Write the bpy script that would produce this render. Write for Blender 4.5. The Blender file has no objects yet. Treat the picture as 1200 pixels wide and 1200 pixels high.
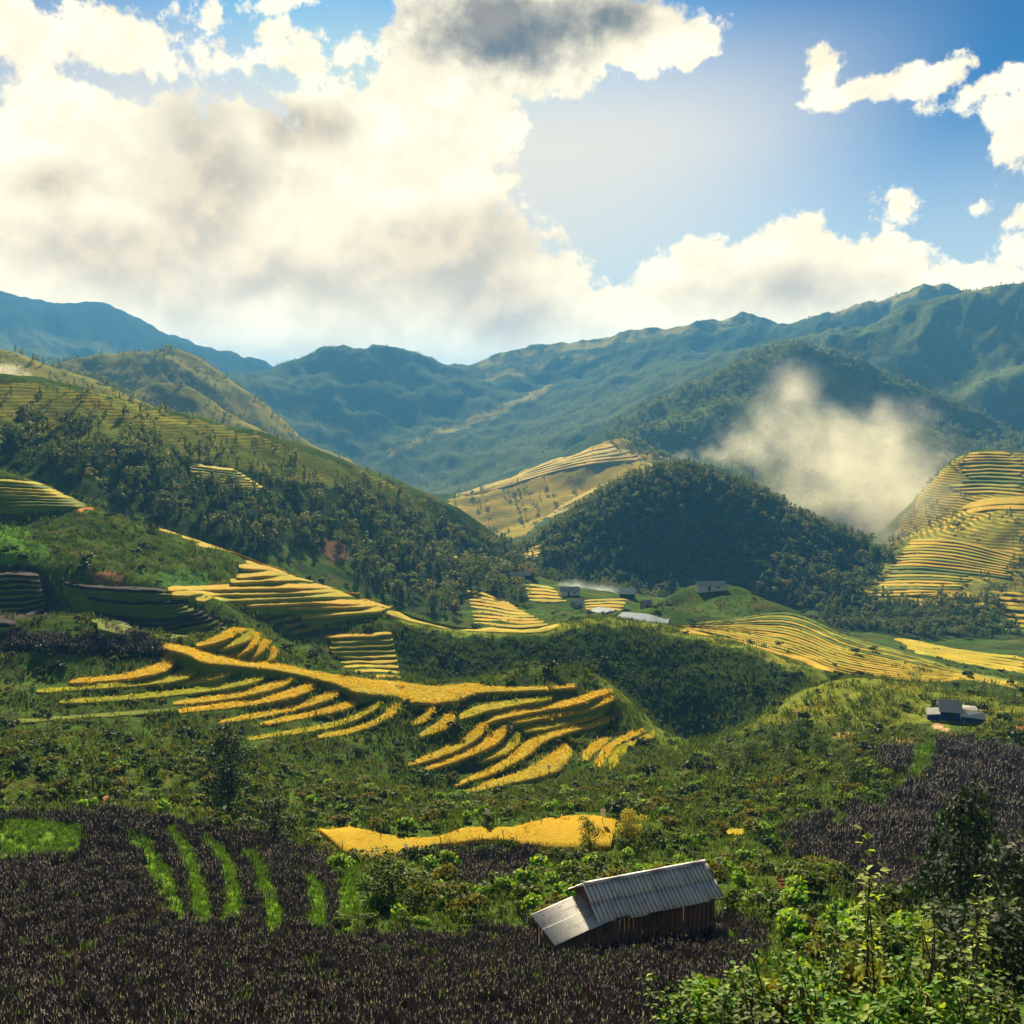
import bpy, bmesh, math, random
import numpy as np
from mathutils import Vector, Matrix
random.seed(7); rng = np.random.default_rng(11)
sc = bpy.context.scene
COL = sc.collection
R = math.radians

# ------------------------------------------------------------------ camera
F, PITCH = 1150.0, math.atan(120 / 1150.0)
cam = bpy.data.objects.new('camera', bpy.data.cameras.new('camera'))
COL.objects.link(cam)
cam.location = (0, 0, 0); cam.rotation_euler = (math.pi / 2 - PITCH, 0, 0)
cam.data.sensor_width = 36; cam.data.lens = F / 1200 * 36
cam.data.clip_start = 0.5; cam.data.clip_end = 30000
sc.camera = cam

# ------------------------------------------------------------------ light
SUN_EL, SUN_AZ = R(26), R(-6)          # azimuth measured from +Y towards +X
sun = bpy.data.objects.new('sun', bpy.data.lights.new('sun', 'SUN'))
COL.objects.link(sun)
sun.data.energy = 5.0; sun.data.angle = R(0.6); sun.data.color = (1.0, 0.86, 0.58)
sd = Vector((math.sin(SUN_AZ) * math.cos(SUN_EL), math.cos(SUN_AZ) * math.cos(SUN_EL), math.sin(SUN_EL)))
sun.rotation_euler = sd.to_track_quat('Z', 'Y').to_euler()
sc.view_settings.view_transform = 'Standard'; sc.view_settings.look = 'None'
sc.view_settings.gamma = 1; sc.view_settings.exposure = 1.95; sc.view_settings.use_curve_mapping = False
sc.cycles.max_bounces = 6; sc.cycles.diffuse_bounces = 2; sc.cycles.glossy_bounces = 2
sc.cycles.transmission_bounces = 3; sc.cycles.volume_bounces = 0; sc.cycles.transparent_max_bounces = 8
sc.cycles.sample_clamp_indirect = 4.0; sc.cycles.use_denoising = True
sc.cycles.volume_max_steps = 128

def ray(px, py):
    px = np.asarray(px, float); py = np.asarray(py, float)
    xc = (px - 600) / F; yc = (600 - py) / F
    c, s = math.cos(PITCH), math.sin(PITCH)
    return xc, c + yc * s, yc * c - s
def azt(px, py):
    x, y, z = ray(px, py)
    return np.arctan2(x, y), z / np.hypot(x, y)
def project(x, y, z):
    c, s = math.cos(PITCH), math.sin(PITCH)
    d = np.maximum(y * c - z * s, 1e-3); up = y * s + z * c
    return 600 + F * x / d, 600 - F * up / d

# ------------------------------------------------------------------ node helper
class NT:
    def __init__(s, tree): s.t = tree; s.n = tree.nodes; s.l = tree.links
    def __call__(s, typ, inputs=None, **kw):
        nd = s.n.new(typ)
        for k, v in kw.items(): setattr(nd, k, v)
        for k, v in (inputs or {}).items():
            sock = nd.inputs[k]
            if isinstance(v, bpy.types.NodeSocket): s.l.new(v, sock)
            elif isinstance(v, bpy.types.Node): s.l.new(v.outputs[0], sock)
            else: sock.default_value = (*v, 1) if sock.type == 'RGBA' and len(v) == 3 else v
        return nd
    def math(s, op, a, b=0.0, c=0.0, clamp=False):
        return s('ShaderNodeMath', {0: a, 1: b, 2: c}, operation=op, use_clamp=clamp).outputs[0]
    def mix(s, f, a, b, blend='MIX'):
        nd = s('ShaderNodeMix', data_type='RGBA', blend_type=blend)
        for k, v in ((0, f), (6, a), (7, b)):
            if isinstance(v, bpy.types.NodeSocket): s.l.new(v, nd.inputs[k])
            else: nd.inputs[k].default_value = v if k == 0 else (*v, 1)[:4]
        return nd.outputs[2]
    def noise(s, vec, scale, detail=4, rough=.55, dist=0.0):
        nd = s('ShaderNodeTexNoise', {'Scale': scale, 'Detail': detail, 'Roughness': rough, 'Distortion': dist})
        if vec is not None: s.l.new(vec, nd.inputs['Vector'])
        return nd
    def ramp(s, fac, stops):
        nd = s('ShaderNodeValToRGB', {0: fac}); el = nd.color_ramp.elements
        while len(el) < len(stops): el.new(0.5)
        for e, (p, c) in zip(el, stops): e.position = p; e.color = (*c, 1)[:4]
        return nd.outputs[0]
    def sstep(s, v, a, b):
        return s('ShaderNodeMapRange', {0: v, 1: a, 2: b, 3: 0.0, 4: 1.0}, interpolation_type='SMOOTHSTEP').outputs[0]
    def blobs(s, vec, lst, k=0.15):
        acc = None
        for (c, sz, rot, w) in lst:
            m = s('ShaderNodeMapping', {'Vector': vec, 'Location': c, 'Rotation': (0, 0, rot), 'Scale': sz}, vector_type='TEXTURE')
            ln = s('ShaderNodeVectorMath', {0: m.outputs[0]}, operation='LENGTH').outputs[1]
            v = s.math('MULTIPLY_ADD', ln, -w, w)
            acc = v if acc is None else s.math('SMOOTH_MAX', acc, v, k)
        return acc

# ------------------------------------------------------------------ sky
def build_world():
    w = bpy.data.worlds.new('World'); sc.world = w; w.use_nodes = True
    t = NT(w.node_tree); t.n.clear()
    sky = t('ShaderNodeTexSky', sky_type='NISHITA', sun_disc=False, sun_elevation=SUN_EL, sun_rotation=SUN_AZ,
            air_density=1.3, dust_density=1.0, ozone_density=3.0, altitude=1200)
    gen = t('ShaderNodeTexCoord').outputs['Generated']
    sep = t('ShaderNodeSeparateXYZ', {0: gen})
    az = t.math('ARCTAN2', sep.outputs[0], sep.outputs[1]); el = t.math('ARCSINE', sep.outputs[2])
    p = t('ShaderNodeCombineXYZ', {0: az, 1: el}).outputs[0]
    n1 = t.noise(gen, 7.0, 3, .55)
    off = t('ShaderNodeVectorMath', {0: n1.outputs['Color'], 1: (.5, .5, .5)}, operation='SUBTRACT').outputs[0]
    offs = t('ShaderNodeVectorMath', {0: off, 'Scale': .055}, operation='SCALE').outputs[0]
    pw = t('ShaderNodeVectorMath', {0: p, 1: offs}, operation='ADD').outputs[0]
    def B(px, py, rx, ry, rot=0, w=1.0):
        a, tt = azt(px, py)
        return ((float(a), float(math.atan(tt)), 0), (rx / F, ry / F, 1), R(rot), w)
    cover = [B(*b) for b in (
        (60, 245, 250, 145), (250, 270, 230, 145), (430, 260, 200, 165), (90, 140, 130, 42), (290, 165, 66, 38), (500, 150, 110, 105),
        (575, 320, 120, 85), (645, 335, 56, 60), (532, 45, 84, 86), (640, 40, 135, 72), (745, 45, 86, 50), (812, 55, 32, 30),
        (355, 80, 44, 40, 0, .5), (412, 72, 36, 22, 30, .42), (140, 48, 78, 46, 0, .7), (20, 28, 60, 42, 0, .6), (335, -4, 52, 16, 0, .5), (314, 32, 24, 12, 0, .4), (45, 75, 26, 18, 0, .45),
        (250, 55, 34, 40, 0, .22),
        (700, 370, 130, 50), (820, 340, 108, 50), (930, 315, 98, 48), (1020, 320, 88, 46), (1125, 345, 100, 36), (1190, 342, 60, 24),
        (60, 385, 230, 60), (330, 405, 230, 62), (560, 400, 170, 60), (740, 400, 150, 45), (960, 372, 200, 40),
        (964, 84, 26, 36, 25, .55), (1000, 112, 52, 20, 8, .55), (1055, 108, 52, 22, 5, .5), (1103, 101, 42, 20, 10, .55), (1165, 108, 56, 14, 10, .3),
        (1205, 152, 28, 40, 0, .55), (1176, 132, 28, 14, 0, .4), (1150, 244, 32, 24, 0, .42), (1057, 240, 30, 18, 15, .28), (1195, 297, 18, 14, 0, .4),
        # clouds going on above the frame and to the sides
        (-420, 60, 420, 190), (-150, 330, 260, 90), (600, -260, 480, 150), (150, -220, 200, 90), (1500, 250, 260, 90), (1750, 60, 300, 130), (1250, -320, 260, 90))]
    dark = [B(*b) for b in ((600, 28, 175, 72, 0, 1.0), (730, 20, 110, 52, 0, .8), (600, -230, 420, 130, 0, .8))]
    beige = [B(*b) for b in ((235, 225, 120, 130), (345, 150, 85, 36), (500, 300, 190, 75), (110, 290, 190, 60), (60, 205, 80, 40),
                             (330, 330, 210, 60), (590, 350, 100, 55), (930, 345, 130, 40), (-400, 120, 320, 120))]
    fb = t.noise(gen, 11.0, 12, .62).outputs['Fac']; fb3 = t.noise(gen, 34.0, 10, .65).outputs['Fac']
    fb2 = t.noise(gen, 5.0, 4, .55, .3).outputs['Fac']
    cov = t.blobs(pw, cover, .12)
    # scattered cumulus over the rest of the sky
    far = t.sstep(t.math('ABSOLUTE', az), .75, 1.1)
    rest = t.math('MULTIPLY', t.math('SUBTRACT', t.noise(gen, 2.6, 6, .55).outputs['Fac'], .5), 2.2)
    rest = t.math('SUBTRACT', rest, t.math('MULTIPLY_ADD', far, -1.0, 1.15))
    cov = t.math('MAXIMUM', cov, rest)
    solid = t.math('MULTIPLY_ADD', t.sstep(cov, .2, .55), -.85, 1.0)          # no holes deep inside a cloud
    rough = t.math('ADD', t.math('MULTIPLY', t.math('SUBTRACT', fb, .5), 1.7), t.math('MULTIPLY', t.math('SUBTRACT', fb3, .5), 1.3))
    d = t.math('MULTIPLY_ADD', rough, solid, cov)
    alpha = t.sstep(d, .04, .26)
    # light and shade inside the clouds: thick parts go grey, thin edges stay bright
    rough2 = t.math('ADD', t.math('MULTIPLY', t.math('SUBTRACT', fb, .5), 1.1), t.math('MULTIPLY', t.math('SUBTRACT', fb2, .5), 1.5))
    sh = t.sstep(t.math('ADD', rough2, t.blobs(pw, beige, .25)), -.1, .85)
    dk = t.sstep(t.math('MULTIPLY_ADD', rough, .8, t.blobs(pw, dark, .2)), .0, .85)
    upo = t('ShaderNodeVectorMath', {0: gen, 1: (-.004, 0, .016)}, operation='ADD').outputs[0]
    rel = t.math('SUBTRACT', t.noise(upo, 11.0, 8, .58).outputs['Fac'], t.noise(gen, 11.0, 8, .58).outputs['Fac'])
    relv = t.sstep(rel, -.11, .11)
    white = t.mix(relv, (6.3, 5.6, 4.0), (5.2, 4.45, 3.0))
    thick = t.mix(relv, (4.4, 3.5, 2.2), (2.9, 2.35, 1.6))
    c = t.mix(sh, white, thick)
    low = t.sstep(el, .30, .03)            # cumulus close to the horizon, seen against the sun, are warmer and brighter
    c = t.mix(low, c, t.mix(1.0, c, (1.45, 1.27, 1.0), 'MULTIPLY'))
    c = t.mix(dk, c, t.mix(relv, (1.6, 1.35, 1.1), (.75, .78, .80)))
    sc1 = t.mix(1.0, sky.outputs[0], (.094, .094, .094), 'MULTIPLY')
    g = t('ShaderNodeGamma', {0: sc1, 1: 2.15}).outputs[0]
    g = t.mix(1.0, g, (1.4, 3.6, 4.3), 'MULTIPLY')
    base = t.mix(1.0, g, t.mix(t.sstep(el, .40, .22), (.75, 2.1, 3.5), (3.6, 4.2, 4.2)), 'DARKEN')
    # pale aureole of the hidden sun
    cs = t('ShaderNodeVectorMath', {0: gen, 1: tuple(sd)}, operation='DOT_PRODUCT').outputs[1]
    base = t.mix(t.math('MULTIPLY', t.sstep(cs, .86, .97), t.sstep(el, .40, .24)), base, (4.3, 3.8, 3.1))
    base = t.mix(t.math('MULTIPLY', t.sstep(el, .30, .10), .7), base, (3.9, 3.7, 3.3))
    full = t.mix(alpha, base, c)
    bg = t('ShaderNodeBackground', {0: full, 1: 0.06})
    out = t('ShaderNodeOutputWorld', {0: bg.outputs[0]})
    w.cycles.sampling_method = 'MANUAL'; w.cycles.sample_map_resolution = 512
build_world()

# ------------------------------------------------------------------ small helpers
def link(name, me, mat=None, parent=None, **props):
    o = bpy.data.objects.new(name, me); COL.objects.link(o)
    if mat is not None and me is not None and hasattr(me, 'materials') and not me.materials:
        for m in (mat if isinstance(mat, (list, tuple)) else [mat]): me.materials.append(m)
    if parent is not None: o.parent = parent
    for k, v in props.items(): o[k] = v
    return o
def thing(name, label, cat, loc=(0, 0, 0), rz=0, group=None):
    o = bpy.data.objects.new(name, None); COL.objects.link(o)
    o.location = loc; o.rotation_euler = (0, 0, rz); o['label'] = label; o['category'] = cat
    o.empty_display_size = .2
    if group: o['group'] = group
    return o
def mesh_np(name, verts, quads=None, tris=None, smooth=False, matidx=None):
    me = bpy.data.meshes.new(name)
    verts = np.asarray(verts, np.float32)
    faces = [f for f in (quads, tris) if f is not None and len(f)]
    nl = sum(f.size for f in faces); npoly = sum(len(f) for f in faces)
    me.vertices.add(len(verts)); me.vertices.foreach_set('co', verts.ravel())
    me.loops.add(nl); me.polygons.add(npoly)
    me.loops.foreach_set('vertex_index', np.concatenate([f.ravel() for f in faces]).astype(np.int32))
    tot = np.concatenate([np.full(len(f), f.shape[1], np.int32) for f in faces])
    st = np.concatenate([[0], np.cumsum(tot)[:-1]]).astype(np.int32)
    me.polygons.foreach_set('loop_start', st)
    if smooth: me.polygons.foreach_set('use_smooth', np.ones(npoly, bool))
    if matidx is not None: me.polygons.foreach_set('material_index', np.asarray(matidx, np.int32))
    me.update(calc_edges=True); return me
def col_attr(me, col, name='col'):
    a = me.color_attributes.new(name, 'FLOAT_COLOR', 'POINT')
    c = np.ones((len(me.vertices), 4), np.float32); c[:, :3] = col
    a.data.foreach_set('color', c.ravel())

# ------------------------------------------------------------------ numpy noise
_P = rng.permutation(256); _P = np.concatenate([_P, _P, _P]); _G = rng.uniform(0, 2 * np.pi, 256)
def perlin(x, y):
    xi = np.floor(x).astype(int); yi = np.floor(y).astype(int); xf = x - xi; yf = y - yi
    u = xf**3 * (xf * (xf * 6 - 15) + 10); v = yf**3 * (yf * (yf * 6 - 15) + 10)
    def g(ix, iy, dx, dy):
        a = _G[_P[_P[ix & 255] + (iy & 255)]]; return np.cos(a) * dx + np.sin(a) * dy
    n0 = g(xi, yi, xf, yf) * (1 - u) + g(xi + 1, yi, xf - 1, yf) * u
    n1 = g(xi, yi + 1, xf, yf - 1) * (1 - u) + g(xi + 1, yi + 1, xf - 1, yf - 1) * u
    return (n0 * (1 - v) + n1 * v) * 1.5
def fbm(x, y, o=4, g=.5):
    s = 0; a = 1
    for i in range(o): s = s + a * perlin(x + 17.3 * i, y - 9.1 * i); x = x * 2; y = y * 2; a *= g
    return s
def ridged(x, y, o=4):
    s = 0; a = 1
    for i in range(o): s = s + a * (1 - 2 * np.abs(perlin(x + 7.7 * i, y + 3.1 * i))); x = x * 2; y = y * 2; a *= .5
    return s / 2

# ------------------------------------------------------------------ terrain: control lines (px, py, range in metres)
CT = []                                  # (az, u, t, id)
IDS = ['ground', 'spur_hill', 'left_hillside', 'forest_hill', 'right_hillside', 'ridge_hill', 'mountain', 'far_mountain']
def add_az(az, r, t, i): CT.append((az, math.log(r), t, i)); LN.append(-1)
DIP = []; LN = []; NLN = [0]
def line(i, pts, crest=0, back=1.14):
    NLN[0] += 1
    pts = [tuple(map(float, p)) for p in pts]
    if pts[0][0] <= 2: pts = [(pts[0][0] - 330, pts[0][1], pts[0][2]), (pts[0][0] - 150, pts[0][1], pts[0][2])] + pts
    if pts[-1][0] >= 1198: pts = pts + [(pts[-1][0] + 150, pts[-1][1], pts[-1][2]), (pts[-1][0] + 330, pts[-1][1], pts[-1][2])]
    for a, b in zip(pts, pts[1:] + [None]):
        n = 1 if b is None else max(1, int(abs(math.hypot(b[0] - a[0], b[1] - a[1])) / 26))
        for k in range(n):
            f = k / n; q = a if b is None else tuple(a[j] + (b[j] - a[j]) * f for j in range(3))
            az, t = azt(q[0], q[1]); CT.append((float(az), math.log(q[2]), float(t), i)); LN.append(NLN[0])
            if crest:
                az, t = azt(q[0], q[1] + crest); DIP.append((float(az), math.log(q[2] * back), float(t), i))
def flat(i, pts, z):
    for px, py in pts:
        az, t = azt(px, py); CT.append((float(az), math.log(z / float(t)), float(t), i)); LN.append(-2)
G, S, L, FH, RH, RG, M, FM = range(8)
for k in range(-36, 37, 3):              # the slope at the camera's feet
    a = k * R(1) * 1.0
    add_az(a, 2.5, -1.0, G); add_az(a, 7, -.80, G); add_az(a, 14, -.72, G)
line(G, [(0, 1210, 25), (400, 1210, 25), (800, 1210, 25), (1200, 1215, 22)])
line(G, [(0, 1100, 43), (300, 1100, 43), (640, 1108, 45), (850, 1085, 47), (1000, 1100, 44), (1200, 1130, 40)])
line(G, [(0, 1010, 66), (150, 1010, 66), (300, 1025, 62), (420, 1050, 56), (560, 1050, 58), (700, 1035, 61), (850, 1030, 64), (1000, 1040, 62), (1200, 1040, 62)])
line(G, [(0, 955, 84), (80, 950, 85), (170, 948, 86), (260, 965, 82), (330, 990, 76)], crest=14, back=1.15)
flat(G, [(380, 974), (450, 983), (560, 978), (640, 962), (720, 966), (400, 1006), (520, 1001), (610, 998), (690, 996), (720, 990)], -36.5)
line(G, [(0, 895, 118), (100, 900, 118), (300, 910, 120), (400, 935, 118), (500, 945, 118), (620, 935, 124), (740, 925, 124), (850, 935, 112), (940, 970, 92)])
line(G, [(850, 985, 84), (930, 990, 82)])
# spur with the golden terraces
line(S, [(0, 860, 150), (60, 845, 160), (250, 845, 161), (300, 862, 159), (380, 870, 157), (470, 895, 153), (540, 932, 147), (660, 912, 151), (700, 898, 154), (740, 890, 156)])
line(S, [(0, 780, 186), (100, 785, 185), (190, 770, 190), (330, 830, 173), (480, 850, 168), (560, 850, 170), (640, 850, 173), (700, 840, 178)])
line(S, [(0, 720, 212), (120, 725, 210), (190, 748, 200), (240, 745, 203), (290, 735, 207), (328, 770, 196), (420, 790, 192), (470, 800, 190), (540, 802, 189), (600, 786, 197), (640, 782, 199), (690, 790, 197), (720, 806, 194), (755, 835, 186), (790, 865, 176), (820, 880, 168)], crest=34, back=1.14)
line(S, [(780, 900, 140), (830, 885, 158), (850, 915, 130)])
# dark field bank and the long left spur
line(L, [(0, 665, 262), (90, 670, 260), (180, 690, 252), (250, 715, 240)])
line(L, [(330, 745, 270), (400, 790, 252), (460, 790, 252)])
line(L, [(0, 615, 298), (100, 620, 298), (200, 660, 282), (250, 700, 268), (330, 715, 282), (440, 735, 286)])
line(L, [(0, 550, 335), (60, 573, 330), (100, 592, 328), (180, 620, 325), (230, 633, 322), (290, 656, 320), (350, 676, 316), (410, 696, 312), (460, 712, 308), (480, 727, 304), (540, 739, 298), (600, 739, 298), (650, 735, 300), (690, 724, 308), (720, 725, 308), (760, 731, 304), (800, 740, 298), (870, 757, 288), (930, 776, 276), (968, 796, 262)], crest=24, back=1.12)
line(S, [(500, 796, 262), (600, 790, 268), (700, 790, 268), (760, 818, 258), (820, 868, 244), (880, 824, 250)])
# valley floor, village, terraces beyond the spur
line(L, [(480, 712, 420), (545, 728, 400), (650, 726, 390)])
line(L, [(540, 690, 470), (600, 690, 490), (640, 690, 480), (680, 708, 440), (740, 712, 430), (780, 722, 405)])
line(L, [(600, 672, 590), (640, 680, 560), (700, 690, 540), (760, 700, 510)])
line(L, [(0, 528, 430), (100, 540, 440), (200, 575, 440), (300, 615, 440), (400, 655, 450), (500, 695, 460)])
line(L, [(0, 480, 480), (150, 510, 490), (300, 555, 510), (420, 600, 530), (520, 645, 560), (580, 668, 590)])
line(L, [(0, 440, 530), (60, 447, 535), (110, 458, 545), (160, 475, 555), (230, 490, 570), (300, 506, 585), (370, 526, 600), (430, 551, 615), (490, 576, 630), (550, 602, 645), (585, 630, 650), (598, 650, 640)], crest=18, back=1.12)
# golden slope in the right middle
line(RH, [(790, 738, 322), (860, 752, 316), (930, 775, 305), (970, 796, 290), (1050, 803, 285), (1200, 808, 280)])
line(RH, [(770, 712, 390), (800, 694, 420), (830, 684, 430), (865, 688, 432), (900, 705, 428), (940, 721, 420), (1000, 746, 400), (1080, 768, 372), (1140, 782, 350), (1200, 797, 322)], crest=14, back=1.1)
line(RH, [(1040, 752, 470), (1120, 772, 430), (1200, 790, 390)])
line(RH, [(1030, 745, 500), (1120, 755, 480), (1200, 764, 460)])
# small hill with the blue house
line(S, [(830, 886, 158), (870, 853, 182), (930, 817, 205), (985, 797, 218), (1050, 802, 215), (1130, 812, 210), (1200, 826, 204)], crest=26, back=1.13)
line(S, [(900, 895, 142), (960, 868, 158), (1050, 862, 160), (1115, 850, 172), (1200, 862, 160)])
line(G, [(920, 960, 98), (1000, 930, 108), (1100, 870, 142), (1200, 880, 138)])
line(G, [(930, 1050, 64), (1060, 1000, 76), (1200, 980, 82)])
# forest hill
line(FH, [(640, 692, 590), (700, 698, 590), (800, 702, 595), (900, 710, 595), (960, 712, 590)])
line(FH, [(640, 660, 640), (720, 640, 655), (800, 630, 660), (900, 650, 655), (980, 680, 620)])
line(FH, [(605, 655, 680), (630, 640, 690), (652, 615, 710), (700, 581, 740), (740, 561, 755), (790, 549, 765), (830, 556, 765), (880, 575, 755), (930, 601, 735), (980, 626, 710), (1010, 642, 690), (1022, 660, 670)], crest=40, back=1.14)
# right hillside
line(RH, [(960, 716, 575), (1000, 735, 550), (1100, 742, 525), (1200, 745, 510)])
line(RH, [(985, 690, 630), (1040, 690, 610), (1120, 690, 590), (1200, 690, 580)])
line(RH, [(1020, 660, 680), (1050, 640, 690), (1120, 625, 660), (1200, 620, 650)])
line(RH, [(1042, 640, 730), (1060, 612, 750), (1082, 575, 780), (1100, 556, 800), (1125, 538, 815), (1150, 529, 820), (1200, 531, 810)], crest=30, back=1.15)
line(RG, [(945, 603, 1010), (985, 585, 1040), (1025, 590, 1040), (1045, 606, 1020)], crest=10, back=1.06)
line(RG, [(780, 640, 1000), (900, 650, 960), (1040, 660, 940)])
# golden hill left of the forest hill
line(RG, [(545, 630, 1050), (600, 625, 1020), (660, 610, 1000)])
line(RG, [(600, 590, 1150), (680, 575, 1150), (740, 560, 1150)])
line(RG, [(530, 583, 1290), (560, 574, 1300), (600, 560, 1310), (640, 545, 1320), (690, 527, 1330), (725, 519, 1340), (750, 522, 1330), (775, 536, 1300)], crest=14, back=1.08)
# forested ridge behind the smoke
line(RG, [(790, 545, 1330), (860, 545, 1300), (950, 560, 1250), (1050, 575, 1200), (1120, 570, 1150), (1200, 570, 1120)])
line(RG, [(740, 505, 1500), (800, 500, 1480), (900, 490, 1450), (1000, 500, 1430), (1100, 515, 1400), (1200, 535, 1380)])
line(RG, [(728, 492, 1700), (760, 474, 1710), (800, 456, 1720), (860, 431, 1740), (905, 409, 1750), (940, 406, 1750), (1000, 421, 1730), (1060, 450, 1700), (1110, 474, 1650), (1150, 494, 1600), (1200, 516, 1550)], crest=30, back=1.1)
line(RG, [(742, 517, 1540), (800, 490, 1570), (850, 466, 1590), (885, 455, 1600), (930, 452, 1600), (980, 470, 1580), (1040, 490, 1550), (1090, 502, 1520), (1130, 522, 1480)], crest=14, back=1.035)
line(RG, [(1120, 492, 1800), (1142, 471, 1830), (1165, 457, 1850), (1200, 446, 1850)], crest=25, back=1.08)
# left domes
line(RG, [(0, 411, 1000), (40, 424, 1010), (80, 436, 1020), (130, 455, 1040), (175, 478, 1050)], crest=22, back=1.1)
line(RG, [(140, 470, 1250), (170, 456, 1290), (200, 450, 1300), (240, 468, 1290), (290, 497, 1250), (330, 515, 1220)], crest=20, back=1.1)
line(RG, [(60, 430, 1600), (110, 419, 1640), (145, 420, 1660), (180, 412, 1700), (210, 415, 1700), (250, 433, 1670), (290, 462, 1620), (330, 492, 1560), (370, 524, 1480), (420, 545, 1420)], crest=30, back=1.1)
# mountains
line(M, [(420, 580, 2000), (480, 575, 1980), (540, 572, 1900), (620, 540, 1900), (720, 500, 2000)])
line(M, [(330, 500, 2350), (400, 530, 2300), (450, 540, 2250)])
line(M, [(645, 453, 2900), (600, 473, 2700), (560, 490, 2550), (500, 512, 2400), (455, 533, 2250)], crest=22, back=1.05)
line(M, [(700, 470, 2500), (620, 505, 2350)])
line(M, [(250, 450, 2900), (300, 446, 2900), (335, 431, 2950), (380, 415, 3000), (430, 411, 3020), (460, 413, 3000), (490, 426, 2950), (510, 431, 2950)], crest=25, back=1.1)
line(M, [(510, 431, 3200), (560, 428, 3300), (610, 414, 3350), (640, 409, 3350), (700, 403, 3300), (770, 389, 3250), (830, 383, 3200), (880, 373, 3150), (912, 383, 3100), (935, 384, 3050), (975, 368, 3000), (1010, 363, 2950), (1055, 350, 2900), (1095, 338, 2900), (1118, 347, 2850)], crest=30, back=1.1)
line(M, [(570, 441, 3080), (640, 428, 3080), (690, 416, 3080), (705, 426, 2950)], crest=6, back=1.05)
line(M, [(760, 440, 2600), (850, 420, 2500)])
line(M, [(905, 408, 2350), (960, 395, 2380), (1020, 385, 2400), (1065, 363, 2420), (1100, 354, 2440), (1140, 347, 2450), (1165, 342, 2450), (1200, 330, 2450)], crest=30, back=1.12)
line(M, [(960, 425, 2050), (1050, 440, 2000), (1150, 440, 2000), (1200, 420, 2050)])
line(FM, [(0, 349, 4300), (50, 351, 4300), (85, 362, 4300), (130, 362, 4300), (158, 370, 4250), (178, 390, 4200), (215, 401, 4150), (250, 413, 4100), (280, 424, 4000), (305, 427, 3900), (328, 438, 3800), (360, 450, 3700)], crest=40, back=1.15)
line(FM, [(0, 430, 2500), (120, 430, 2600), (230, 440, 2700)])
for px in range(-300, 1501, 60):
    az, _ = azt(px, 500); add_az(float(az), 6500, .0, FM); add_az(float(az), 9500, -.01, FM)
for a in (48, 62, 80, 105, 130, 155, 180):
    for s_ in ((1, -1) if a < 180 else (1,)):
        back = (a - 48) / 132
        for r_ in (2.5, 7, 15, 40, 100, 250, 600, 1500, 4000, 9500):
            t0 = np.interp(math.log(r_), [math.log(v) for v in (2.5, 15, 100, 600, 4000, 9500)], [-1.0, -.7, -.42, -.12, .04, .0])
            t1 = np.interp(math.log(r_), [math.log(v) for v in (2.5, 15, 100, 600, 4000, 9500)], [-.9, .05, .3, .18, .05, .0])
            add_az(s_ * R(a), r_, t0 * (1 - back) + t1 * back, G if r_ < 300 else (RG if r_ < 1600 else M))
CTa = np.array(CT); DIPa = np.array(DIP)
_d = np.sqrt(((DIPa[:, None, :2] - CTa[None, :, :2]) ** 2).sum(2)).min(1)
CTa = np.concatenate([CTa, DIPa[_d > .055]])      # dips behind crests, where no drawn line runs close by
def rbf_solve(P, v, c=.035, lam=1e-3):
    D = np.sqrt(((P[:, None] - P[None]) ** 2).sum(2) + c * c)
    n = len(P); A = np.zeros((n + 1, n + 1)); A[:n, :n] = -D + lam * np.eye(n); A[:n, n] = 1; A[n, :n] = 1
    return np.linalg.solve(A, np.append(v, 0))
AZ_F = np.linspace(R(-30), R(30), 620)
AZ = np.concatenate([np.linspace(R(-180), R(-30), 50)[:-1], AZ_F, np.linspace(R(30), R(180), 50)[1:]])
U = np.concatenate([np.linspace(math.log(2.5), math.log(22), 22)[:-1], np.linspace(math.log(22), math.log(100), 120)[:-1],
                    np.linspace(math.log(100), math.log(1000), 400)[:-1], np.linspace(math.log(1000), math.log(3600), 190)[:-1],
                    np.linspace(math.log(3600), math.log(9500), 40)])
GA, GU = np.meshgrid(AZ, U)               # rows: u, columns: azimuth
def rbf_eval(P, w, qa, qu, c=.035):
    out = np.empty(qa.size); qa = qa.ravel(); qu = qu.ravel()
    P32 = P.astype(np.float32); w32 = w.astype(np.float32)
    for s0 in range(0, qa.size, 20000):
        s1 = s0 + 20000
        d = np.sqrt((qa[s0:s1, None].astype(np.float32) - P32[:, 0]) ** 2 + (qu[s0:s1, None].astype(np.float32) - P32[:, 1]) ** 2 + np.float32(c * c))
        out[s0:s1] = -(d @ w32[:-1]) + w[-1]
    return out
P = CTa[:, :2] + rng.normal(0, 1e-4, (len(CTa), 2)); W = rbf_solve(P, CTa[:, 2])
ca = np.concatenate([np.linspace(R(-180), R(-30), 50)[:-1], np.linspace(R(-30), R(30), 310), np.linspace(R(30), R(180), 50)[1:]])
cu = U[::2] if len(U) % 2 else np.append(U[::2], U[-1])
qa, qu = np.meshgrid(ca, cu)
Tc = rbf_eval(P, W, qa, qu).reshape(qa.shape)
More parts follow.
